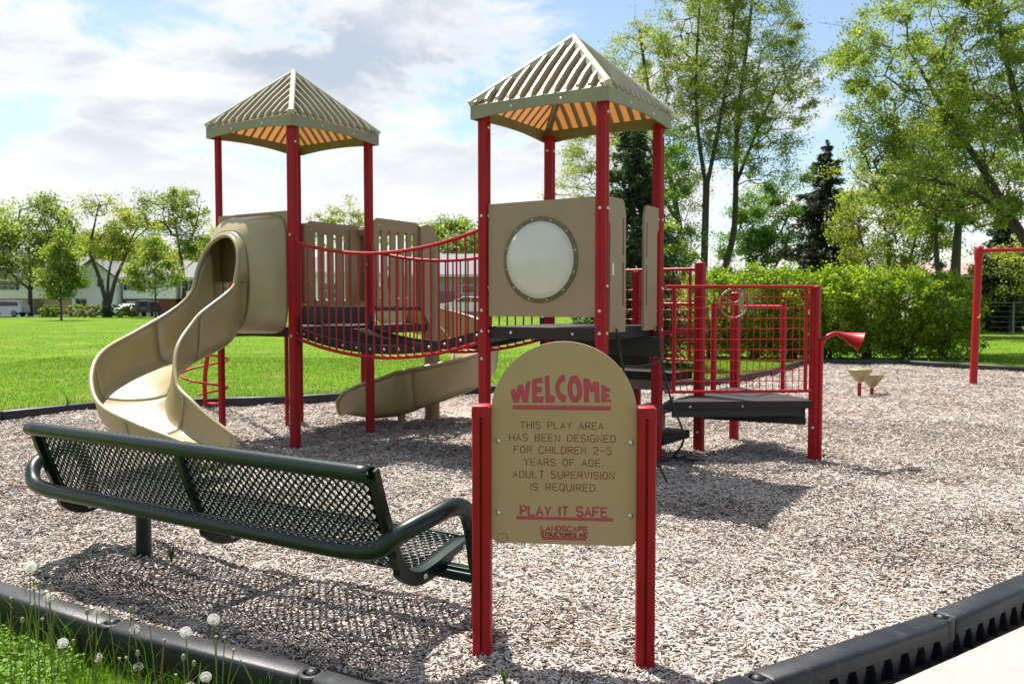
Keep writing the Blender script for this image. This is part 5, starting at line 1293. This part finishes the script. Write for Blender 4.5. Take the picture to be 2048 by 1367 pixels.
def conifer(name, label, base, H, Rb, nl, size, m, seed, z0=.3, zb=0, power=.8):
    g = np.random.default_rng(seed); e = empty(name, (*base, zb), 0, label, 'tree')
    A = [np.array([[0, 0, -.1]])]; A, B_, ra, rb = [], [], [], []
    hs = np.linspace(-.1, H, 12)
    for a, b in zip(hs[:-1], hs[1:]): A.append((0, 0, a)); B_.append((0, 0, b)); ra.append(.014*H*(1-a/H)+.01); rb.append(.014*H*(1-b/H)+.008)
    LP = []; V = []; dirs_ = []
    nw = int(H/.20*(1 if H < 7 else .6))
    for w in range(nw):
        zw = z0+(H-z0)*w/nw
        for b in range(7):
            z = zw+(H-z0)/nw*g.uniform(-1.2, 1.2); f = min(1, max(0, 1-(z-z0)/(H-z0))); L_ = Rb*f**power; a = g.uniform(0, 6.283); l = L_*g.uniform(.55, 1.15)+.08; dz = -.12*l+.1*l*f
            p0 = np.array([0, 0, z]); p1 = p0+np.array([math.cos(a)*l*.55, math.sin(a)*l*.55, dz*1.3]); p2 = p0+np.array([math.cos(a)*l, math.sin(a)*l, dz*.6])
            A += [tuple(p0), tuple(p1)]; B_ += [tuple(p1), tuple(p2)]; ra += [.012+.006*l, .008+.004*l]; rb += [.008+.004*l, .003]
            k = int(nl/(nw*7)*(l/(Rb*.55))*1.0)+4; t = g.uniform(.12, 1.03, k)
            P = np.where(t[:, None] < .55, p0+(p1-p0)*(t[:, None]/.55), p1+(p2-p1)*((t[:, None]-.55)/.45))
            sd = g.normal(0, .16*l*.6+.03, k)*(1.1-t*.6); P = P+np.stack([-math.sin(a)*sd, math.cos(a)*sd, -np.abs(g.normal(0, .09+.06*l, k))+g.normal(0, .03, k)], 1)
            LP.append(P); V.append((g.uniform(.1, .7)+.3*t*g.uniform(.4, 1, k)).clip(0, 1)); dirs_.append(np.tile(np.array([[math.cos(a), math.sin(a), -.2]]), (k, 1))+g.normal(0, .5, (k, 3)))
    tv = seg_tubes(np.array(A, float), np.array(B_, float), np.array(ra), np.array(rb), 5)
    link('trunk', fast_mesh('trunk', tv, 4, barkm), e)
    P = np.concatenate(LP); V = np.concatenate(V); D = np.concatenate(dirs_); D /= np.linalg.norm(D, axis=1)[:, None]
    y = np.cross(D, rng.normal(0, 1, D.shape)); y /= np.linalg.norm(y, axis=1)[:, None]; s = (size*rng.uniform(.6, 1.4, len(P)))[:, None]
    q = np.stack([P-D*s*.5, P+y*s*.16, P+D*s*.5, P-y*s*.16], 1).reshape(-1, 3)
    link('crown', fast_mesh('crown', q, 4, m, V), e); return e
conifer('spruce_tree', 'mid green spruce just beyond the edging behind the right tower', (2.75, 19.3), 6.0, 1.55, 30000, .13, needle, 41, z0=.35)
conifer('spruce_tree', 'tall dark brownish spruce standing behind the hedge', bx(1650, 48), 10.6, 3.3, 30000, .28, needleb, 42, power=.7)
conifer('spruce_tree', 'dark green conifer behind the swing post under the maple limbs', bx(2000, 41), 6.3, 1.9, 12000, .26, needle, 43)
# ------------------------------------------------------------------ hedge: seven shrubs grown together
def shrub(label, base, rx, ry, H, nl, size, m, seed, stems=14, group=None, cat='shrub', name='hedge_shrub', flat=.0):
    g = np.random.default_rng(seed); e = empty(name, (*base, lawn_z(*base)-.03), 0, label, cat, group)
    bl = g.normal(0, 1, (26, 3)); bl[:, 2] = np.abs(bl[:, 2])*.9-.15; bl /= np.linalg.norm(bl, axis=1)[:, None]
    A, B_, ra, rb = [], [], [], []
    for _ in range(stems):
        a = g.uniform(0, 6.283); p0 = np.array([g.normal(0, .10*rx), g.normal(0, .1*ry), 0]); l = g.uniform(.4, .85)
        p1 = np.array([math.cos(a)*rx*l*.35, math.sin(a)*ry*l*.35, H*.35]); p2 = np.array([math.cos(a)*rx*l, math.sin(a)*ry*l, H*g.uniform(.6, .9)])
        A += [p0, p1]; B_ += [p1, p2]; ra += [.014*H*.6, .010*H*.6]; rb += [.010*H*.6, .004]
    link('trunk', fast_mesh('trunk', seg_tubes(np.array(A), np.array(B_), np.array(ra), np.array(rb), 4), 4, barkm), e)
    ncl = max(60, nl//28); d = g.normal(0, 1, (ncl, 3)); d /= np.linalg.norm(d, axis=1)[:, None]
    r = g.uniform(.45, 1, ncl)**.5*(1+.10*np.sin(d[:, 0]*7+seed)*np.cos(d[:, 1]*5+d[:, 2]*6))
    C_ = d*r[:, None]*np.array([rx, ry, H*.46])+np.array([0, 0, H*.55]); low = g.uniform(0, 1, ncl) < .22; C_[low, 2] = g.uniform(.04, .45, low.sum())*H; C_[:, 2] = np.maximum(C_[:, 2], .05*H)
    ci = g.integers(0, ncl, nl); cv = g.uniform(.1, .75, ncl)
    P = C_[ci]+g.normal(0, 1, (nl, 3))*np.array([.065, .065, .045])*H*.45+np.array([0, 0, .0]); V = (cv[ci]+g.normal(0, .15, nl)).clip(0, 1)
    P[:, 2] = np.maximum(P[:, 2], .03)
    q, V = leaves(P, V, size, .7, 1.2)
    link('crown', fast_mesh('crown', q, 4, m, V), e); return e
hl = ['leftmost shrub of the clipped hedge, seen through the mesh barrier', 'second hedge shrub from the left, behind the steering wheel', 'third hedge shrub from the left, behind the end post', 'middle hedge shrub, behind the red horn', 'fifth hedge shrub, above the stepping pods', 'sixth hedge shrub with stems showing at its foot', 'rightmost rounded shrub of the hedge, next to the swing post']
for i in range(7):
    X = 5.25+i*.955; shrub(hl[i], (X, 21.75-.05*i+(.5 if i == 0 else 0)), .88, .85, 2.40-(.12 if i == 6 else 0)+.05*math.sin(i*2), 14000, .070, hedgem, 50+i, group='shrubs of the clipped hedge')
for i, (px_, w_) in enumerate([(96, .9), (104, 1.1), (150, 1.0), (172, 1.1), (195, .9), (235, 1.2), (262, 1.0)]):
    lb = ['small bush at the left end of the front garden row', 'dark green rounded bush left in the row before the houses', 'yellowish bush right of the cone shaped tree', 'second yellowish bush in front of the white gable house', 'low bush at the foot of the forked tree', 'green bush in front of the garage', 'bush beside the white parked car'][i]
    shrub(lb, bx(px_, 86+(i % 3)), w_, .8, 1.35, 1300, .22, [spring, deepg, yellowg, yellowg, spring, deepg, spring][i], 70+i, 5, 'bushes in front of the far houses', 'bush', 'garden_bush')
shrub('low green bushes under the trees at the right edge', bx(1985, 43), 2.4, 1.2, 1.5, 4200, .16, deepg, 90, 8, None, 'bush', 'garden_bush')
shrub('light green bush behind the platform between hedge and spruce', bx(1335, 30), 1.0, .9, 1.9, 3600, .11, spring, 91, 8, None, 'bush', 'garden_bush')
# far wood behind the houses: closes the horizon
def wood():
    P = []; V = []
    g = np.random.default_rng(99)
    for i in range(150):
        x = -150+i*2.6; y = 165+g.uniform(-10, 25); h_ = g.uniform(4.5, 8.5); r = g.uniform(3, 5)
        d = g.normal(0, 1, (130, 3)); d /= np.linalg.norm(d, axis=1)[:, None]
        P.append(d*np.array([r, r, h_*.5])*g.uniform(.7, 1.05, (130, 1))+np.array([x, y, h_*.5])); V.append((g.uniform(0, .8)+g.normal(0, .12, 130)).clip(0, 1))
    q, V = leaves(np.concatenate(P), np.concatenate(V), 1.3, .8)
    o = link('far_wood', fast_mesh('far_wood', q, 4, deepg, V)); tag(o, 'distant line of trees closing the horizon', 'trees', kind='stuff')
wood()
# ------------------------------------------------------------------ houses
def house(label, X0, X1, Y, zb, ze, zr, wall, roofmat, depth=9, gable=False, lower=None, zl=0, wins=(), doors=(), over=.4):
    cx = (X0+X1)/2; e = empty('house', (cx, Y+depth/2, zb), 0, label, 'house', None); w_ = X1-X0; ze -= zb; zr -= zb; zl = max(0, zl-zb)
    f0 = -depth/2
    if gable: build(MB().prism([(-w_/2, 0, zl), (w_/2, 0, zl), (w_/2, 0, ze), (0, 0, zr-.1), (-w_/2, 0, ze)], (0, f0, 0), (0, -f0, 0)), 'wall', wall, e, 30)
    else: build(MB().box((0, 0, (ze+zl)/2), (w_, depth, ze-zl)), 'wall', wall, e, 30)
    if lower: build(MB().box((0, .05, zl/2-.25), (w_-.2, depth-.2, zl+.5)), 'lower_wall', lower, e, 30)
    if gable: 
        for s in (-1, 1):
            a = Vector((0, 0, zr)); b = Vector((s*(w_/2+over), 0, ze-over*(zr-ze)/(w_/2))); n_ = Vector((-(b-a).z, 0, (b-a).x)).normalized()*.18*(-1 if s < 0 else 1)
            if n_.z < 0: n_ = -n_
            build(MB().prism([a, b, b+n_, a+n_], (0, f0-over, 0), (0, -f0+over, 0)), 'roof', roofmat, e, 30)
    else:
        build(MB().prism([(0, f0-over, ze-.02), (0, 0, zr), (0, -f0+over, ze-.02), (0, -f0+over, ze-.2), (0, f0-over, ze-.2)], (-w_/2-over, 0, 0), (w_/2+over, 0, 0)), 'roof', roofmat, e, 20)
        build(MB().box((0, f0-over-.03, ze-.11), (w_+2*over, .06, .2)), 'gutter', whitep, e)
        # siding courses, real laps on the front
    k = MB()
    for i in range(int((ze-zl)/.24)): 
        z = zl+.24*i+.12; k.box((0, f0-.012, z), (w_-.02, .03, .015))
    sd_ = build(k, 'siding_laps', wall, e, 0); sd_['kind'] = 'stuff'
    for (x0, x1, z0, z1, sh) in wins:
        x0 -= cx; x1 -= cx; z0 -= zb; z1 -= zb
        w = build(MB().box(((x0+x1)/2, f0-.03, (z0+z1)/2), (x1-x0+.16, .10, z1-z0+.16)), 'window', whitep, e)
        build(MB().box(((x0+x1)/2, f0-.07, (z0+z1)/2), (x1-x0, .04, z1-z0)), 'pane', glass, w)
        build(MB().box(((x0+x1)/2, f0-.095, (z0+z1)/2), (x1-x0, .02, .05)), 'glazing_bar', whitep, w)
        build(MB().box(((x0+x1)/2, f0-.0955, (z0+z1)/2), (.05, .02, z1-z0)), 'glazing_bar', whitep, w)
        if sh:
            for s in (-1, 1): build(MB().box(((x0+x1)/2+s*((x1-x0)/2+.30), f0-.04, (z0+z1)/2), (.38, .06, z1-z0+.1)), 'shutter', shut, e)
    for (x0, x1, z0, z1, m) in doors:
        x0 -= cx; x1 -= cx; z0 -= zb; z1 -= zb
        d = build(MB().box(((x0+x1)/2, f0-.03, (z0+z1)/2), (x1-x0, .12, z1-z0)), 'garage_door' if x1-x0 > 1.6 else 'door', m, e)
        if x1-x0 > 1.6:
            n_ = 6; u = (x1-x0)/n_
            for i in range(n_): build(MB().box((x0+u*(i+.5), f0-.10, z1-.32), (u*.7, .03, .28)), 'pane', glass, d)
            for i in range(1, 4): build(MB().box(((x0+x1)/2, f0-.092, z0+(z1-z0)*i/4), (x1-x0, .015, .03)), 'panel_joint', shut, d)
    return e
house('pale house with shuttered windows at the far left edge behind the silver car', -68.5, -55, 106, 0, 5.0, 7.6, sidc, shing, 9, lower=tanb, zl=2.1, wins=[(-64, -62.3, 3.2, 4.2, True), (-57.2, -55.6, 3.3, 4.2, False)], doors=[(-66, -62.6, 0, 1.9, sidc), (-60, -59, 0, 2, glass)])
house('pale house wing partly hidden by the cone shaped tree', -54.6, -52.6, 106, 0, 4.0, 6.4, sidc, shing, 8, lower=tanb, zl=2.1)
house('white gabled house with small square windows behind the forked tree', -52.1, -46.9, 100, 0, 4.6, 6.6, sidw, shing, 9, gable=True, wins=[(-50.8, -50.1, 3.5, 4.3, False), (-49.0, -48.3, 3.5, 4.3, False), (-51.6, -50.4, .9, 2.0, False)])
house('white house with brick lower storey and a wide garage door left of the slide', -46.5, -40.2, 101, 0, 4.6, 6.8, sidw, shing, 9, lower=brick, zl=2.05, wins=[(-45.9, -45.3, 3.1, 4.3, True), (-43.4, -42.6, 3.2, 4.2, False)], doors=[(-46, -42.3, 0, 1.75, whitep)])
house('white and brick house mostly hidden behind the tan slide', -39.6, -31, 101, 0, 4.6, 6.6, sidw, shing, 9, lower=brick, zl=2.05, wins=[(-38.6, -37.6, 3, 4.2, True), (-35, -34, 3, 4.2, True)])
house('white house seen through the slots of the left tower panels', -15.6, -10.2, 66, .35, 3.9, 5.6, sidw, shing, 8, wins=[(-14.6, -13.4, 1.9, 3.0, False), (-12.2, -11.2, 1.9, 3.0, False)])
house('grey sided house with a grey roof seen behind the bridge', -9.6, 4, 66, .4, 3.75, 5.6, sidg, shing, 9, wins=[(-3.9, -3.0, 2.3, 3.5, False), (-7.6, -6.6, 2.2, 3.4, False), (0, 1.2, 2.2, 3.4, False)], doors=[(-5.9, -4.5, .4, 2.4, glass)])
house('low brown roofed house behind the twin trunk tree', 28.5, 41, 60, 0, 3.5, 4.6, sidc, shingb, 9, wins=[(31.6, 32.6, 2.1, 3.0, False), (35, 36.2, 2.1, 3.0, False)])
house('low grey roofed building above the left end of the hedge', 11.4, 18, 55, 0, 3.0, 3.75, sidg, shing, 8)
house('small white shed seen through the mesh barrier', 10.2, 11.2, 47, 0, 2.6, 3.0, sidw, shing, 3)
# ------------------------------------------------------------------ driveway and parked cars
o = build(MB().box((-58, 93, -.09), (22, 14, .30)), 'driveway', asph, None); tag(o, kind='structure')
def car(label, loc, rz, paint, suv=False, zb=None):
    e = empty('parked_car', (*loc, lawn_z(*loc) if zb is None else zb), rz, label, 'car', 'cars parked by the far houses')
    if suv: side = [(-2.25, .45), (-2.3, .95), (-2.2, 1.15), (-1.95, 1.68), (-1.2, 1.78), (.5, 1.76), (1.25, 1.15), (2.15, 1.0), (2.3, .75), (2.28, .42)]
    else: side = [(-2.25, .40), (-2.3, .72), (-2.1, .98), (-1.55, 1.04), (-.95, 1.38), (.2, 1.42), (1.0, 1.02), (2.0, .88), (2.28, .65), (2.25, .38)]
    W_ = .88; rings = []
    for s in np.linspace(-1, 1, 9):
        k = 1-abs(s)**5*.05; rings.append([(x*k, s*W_*(1-.16*max(0, (z-.95))/.8), .42+(z-.42)*(1-.04*abs(s)**4)) for x, z in side])
    build(MB().loft(rings, caps=True), 'body', paint, e, 50)
    gl = [(-1.85, 1.16), (-1.68, 1.58), (.40, 1.62), (1.0, 1.17)] if suv else [(-1.4, 1.03), (-.88, 1.32), (.15, 1.35), (.72, 1.04)]
    for s in (-1, 1):
        y = s*.845
        g1 = [gl[0], gl[1], ((gl[1][0]+gl[2][0])/2-.04, gl[2][1]), ((gl[0][0]+gl[3][0])/2-.04, gl[0][1])]; g2 = [((gl[0][0]+gl[3][0])/2+.04, gl[0][1]), ((gl[1][0]+gl[2][0])/2+.04, gl[2][1]), gl[2], gl[3]]
        for g_ in (g1, g2): build(MB().prism([(x, y, z) for x, z in g_], (0, -.045, 0), (0, .045, 0)), 'side_window', glass, e)
        for x in (-1.38, 1.42):
            t = build(MB().lathe([(.2, -.10), (.31, -.10), (.335, -.07), (.335, .07), (.31, .10), (.2, .10)], (x, s*.80, .335), 22, Vector((0, s, 0))), 'wheel', tyre, e, 40)
            build(MB().lathe([(.19, .06), (.2, .105), (.06, .095), (0, .10)], (x, s*.80, .335), 14, Vector((0, s, 0))), 'rim', rimm, t, 40)
    for x, m in ((2.24, whitep), (-2.24, red)):
        for s in (-.62, .62): build(MB().box((x, s, .72 if not suv else .9), (.08, .30, .13)), 'headlight' if x > 0 else 'tail_light', m, e, bevel=.02)
    return e
car('silver sport utility car parked at the left edge under the maple', bx(12, 92), 3.14, cars, True, .06)
car('white car parked before the garage, half hidden by bushes', bx(262, 94), 1.6, carw, False)
car('dark blue car beside the white car, just left of the slide rim', bx(297, 94), 1.7, carb, True)
car('pale car parked in front of the grey house, seen past the bridge rails', (-3.1, 58), 3.1, carw, False)
# wire fence at the right edge
fe = empty('wire_fence', (27, 37, 0), 0, 'thin galvanised wire fence with a post at the right edge of the lawn', 'fence')
for x in (-5, -2, 1.2+.05, 4.2): build(MB().tube([(x-.0+.0, 0, 0), (x, 0, 1.55)], .04, 8), 'post', chainm, fe)
build(MB().tube([(-6, 0, 1.5), (6, 0, 1.5)], .02, 6), 'top_rail', chainm, fe)
for z in np.linspace(.2, 1.35, 6): build(MB().tube([(-6, 0, z), (6, 0, z)], .005, 4), 'wire', chainm, fe)

# ------------------------------------------------------------------ dandelions, seedling
stemm = mat('dandelion stem', (.22, .26, .08), .6, var=.2, vscale=20, trans=.3, tcol=(.3, .35, .1))
stemr = mat('reddish stem', (.28, .13, .07), .6, var=.2, vscale=20)
fluff = mat('dandelion fluff', (.75, .74, .70), .9, trans=.5, tcol=(.85, .85, .8))
seedm = mat('dandelion receptacle', (.28, .24, .13), .8)
def clock_mesh(keep=1., sd=5):
    g = np.random.default_rng(sd); P = []; n = 120
    i = np.arange(n)+.5; ph = np.arccos(1-2*i/n*.94); th = math.pi*(1+5**.5)*i
    D = np.stack([np.cos(th)*np.sin(ph), np.sin(th)*np.sin(ph), np.cos(ph)], 1); D = D[(g.uniform(0, 1, n) < keep) & ((D @ np.array([.8, -.4, .3]) < .35) | (keep > .95))]; r0_, r1_ = .005, .0205
    y = np.cross(D, g.normal(0, 1, D.shape)); y /= np.linalg.norm(y, axis=1)[:, None]; x = np.cross(D, y); q = []
    q.append(np.stack([D*r0_-y*.00022, D*r0_+y*.00022, D*r1_+y*.00022, D*r1_-y*.00022], 1))
    for k in range(7):   # parachute hairs
        a = k*math.pi/3.5; h = x*math.cos(a)+y*math.sin(a); t = x*-math.sin(a)+y*math.cos(a); e0 = D*(r1_-.0015); e1 = D*(r1_+.0022)+h*.0046
        q.append(np.stack([e0-t*.00022, e0+t*.00022, e1+t*.0003, e1-t*.0003], 1))
    return fast_mesh('seed_head', np.concatenate(q).reshape(-1, 3), 4, fluff)
clock = clock_mesh(); clock_half = clock_mesh(.8, 6); clock_thin = clock_mesh(.45, 7)
bud = mkmesh('bud', *(lambda m: (m.v, m.f))(MB().lathe([(.002, -.006), (.0055, -.003), (.006, .002), (.004, .009), (.002, .011), (0, .0115)], n=10)), seedm, 60)
bald = mkmesh('bald_head', *(lambda m: (m.v, m.f))(MB().lathe([(.0018, -.008), (.006, -.004), (.0065, 0), (.005, .004), (0, .0055)], n=10)), seedm, 60)
def dandelion(x, y, hz, kind, label, group, lean=(0, 0), m=None, s=1.):
    zb = lawn_z(x, y); e = empty('dandelion', (x, y, zb), 0, label, 'dandelion', group)
    P = catmull([(0, 0, -.02), (lean[0]*.15, lean[1]*.2, (hz-zb)*.4), (lean[0], lean[1], hz-zb-.006)], 6)
    st_ = build(MB().tube(list(P), .0021, 7), 'stem', m or stemm, e, 60)
    hp = (lean[0], lean[1], hz-zb)
    if kind == 'clock': link('seed_head', clock_thin if s < .82 else (clock_half if s < .9 else clock), e, hp, (.15*math.sin(x*40), .2*math.cos(x*31), x*9), (s, s*(1+.08*math.sin(x*50)), s*.94)); link('receptacle', bald, e, hp, (0, 0, 0), (.75*s, .75*s, .75*s))
    elif kind == 'bud': link('closed_bud', bud, e, hp, (.2, .1, 0), (1.5, 1.5, 1.6))
    else: link('bare_head', bald, e, hp)
    return e
GC = 'dandelion clocks at the near edging'
for x, y, hz, ln, lb, s in [(-1.20, 3.36, .185, (-.008, 0), 'tallest white dandelion clock, standing furthest right against the shaded chips', 1.05),
    (-1.30, 3.33, .145, (-.01, 0), 'white dandelion clock in front of the black edging, second from the right', 1.0),
    (-1.79, 3.34, .095, (-.02, 0), 'white dandelion clock low over the clover on the left', .95),
    (-1.88, 3.40, .262, (-.015, 0), 'loose white dandelion clock above the edging top on the left', .85),
    (-1.66, 3.32, .045, (.0, 0), 'small ragged dandelion clock in the middle of the stems', .8),
    (-1.50, 3.34, .152, (-.02, 0), 'half blown dandelion clock beside the edging joint', .85),
    (-1.70, 3.38, .214, (.01, 0), 'thin dandelion clock left of the edging joint', .8),
    (-1.49, 3.30, .015, (.0, 0), 'small dandelion clock low near the bottom edge', .8),
    (-1.20, 3.27, -.012, (-.01, 0), 'dandelion clock near the bottom edge right of the clover', .95),
    (-1.99, 3.42, .382, (.01, 0), 'tall pale dandelion clock at the far left rising over the edging', 1.1),
    (-1.27, 3.26, -.05, (.0, 0), 'lowest dandelion clock touching the bottom edge', 1.0)]:
    dandelion(x, y, hz, 'clock', lb, GC, ln, None, s)
g = np.random.default_rng(12)
for i in range(26):
    x = float(g.uniform(-2.15, -1.05)); y = 3.05-.52*(x+.9)*.9-.0+float(g.uniform(-.06, .05))
    if i < 8: x = -2.0+float(g.uniform(-.1, .12)); y = 3.42
    kd = 'bare' if i % 4 else 'bud'
    dandelion(x, y, float(g.uniform(.02, .24))+(.1 if i < 8 else 0), kd, 'bare dandelion stem that has lost its seeds, in front of the near edging' if kd == 'bare' else 'dandelion stem with a closed bud in front of the near edging', 'spent dandelion stems' if kd == 'bare' else 'closed dandelion buds', (float(g.normal(0, .03)), float(g.normal(0, .01))), stemr if i % 5 == 1 else None)
def weed(loc, label, n, h_, seed):
    g = np.random.default_rng(seed); e = empty('weed', (*loc, 0 if in_poly(np.array([loc[0]]), np.array([loc[1]]), BORDER)[0] else lawn_z(*loc)), 0, label, 'weed')
    for i in range(n):
        a = g.uniform(0, 6.28); l = h_*g.uniform(.5, 1); t = g.uniform(.15, .5); w_ = .006
        P = [Vector((math.cos(a)*l*t*q*q, math.sin(a)*l*t*q*q, l*q+h_*.25*(i/n)*(q > 0))) for q in np.linspace(0, 1, 6)]
        s = Vector((-math.sin(a), math.cos(a), 0)); rings = [[p-s*w_*math.sin(math.pi*min(.97, .12+q*.86)), p+Vector((math.cos(a), math.sin(a), 0))*.001, p+s*w_*math.sin(math.pi*min(.97, .12+q*.86)), p-Vector((math.cos(a), math.sin(a), 0))*.001] for q, p in zip(np.linspace(0, 1, 6), P)]
        build(MB().loft(rings, caps=True), 'leaf', weedm, e, 60)
    return e
weedm = mat('weed leaf', (.08, .17, .02), .5, trans=.4, tcol=(.14, .26, .03))
weed((-1.90, 4.65), 'small green weed growing in the shaded chips under the bench', 9, .13, 3)
weed((-.03, 3.16), 'small grass tuft at the bottom edge below the sign', 8, .06, 4)
weed((-.98, 3.20), 'broad green weed leaves by the near edging right of the clocks', 7, .22, 5)
weed((-5.95, 11.25), 'yellowish weeds at the far edging on the left', 10, .25, 6)
for o in list(bpy.data.objects):
    if '_org' in o: del o['_org']
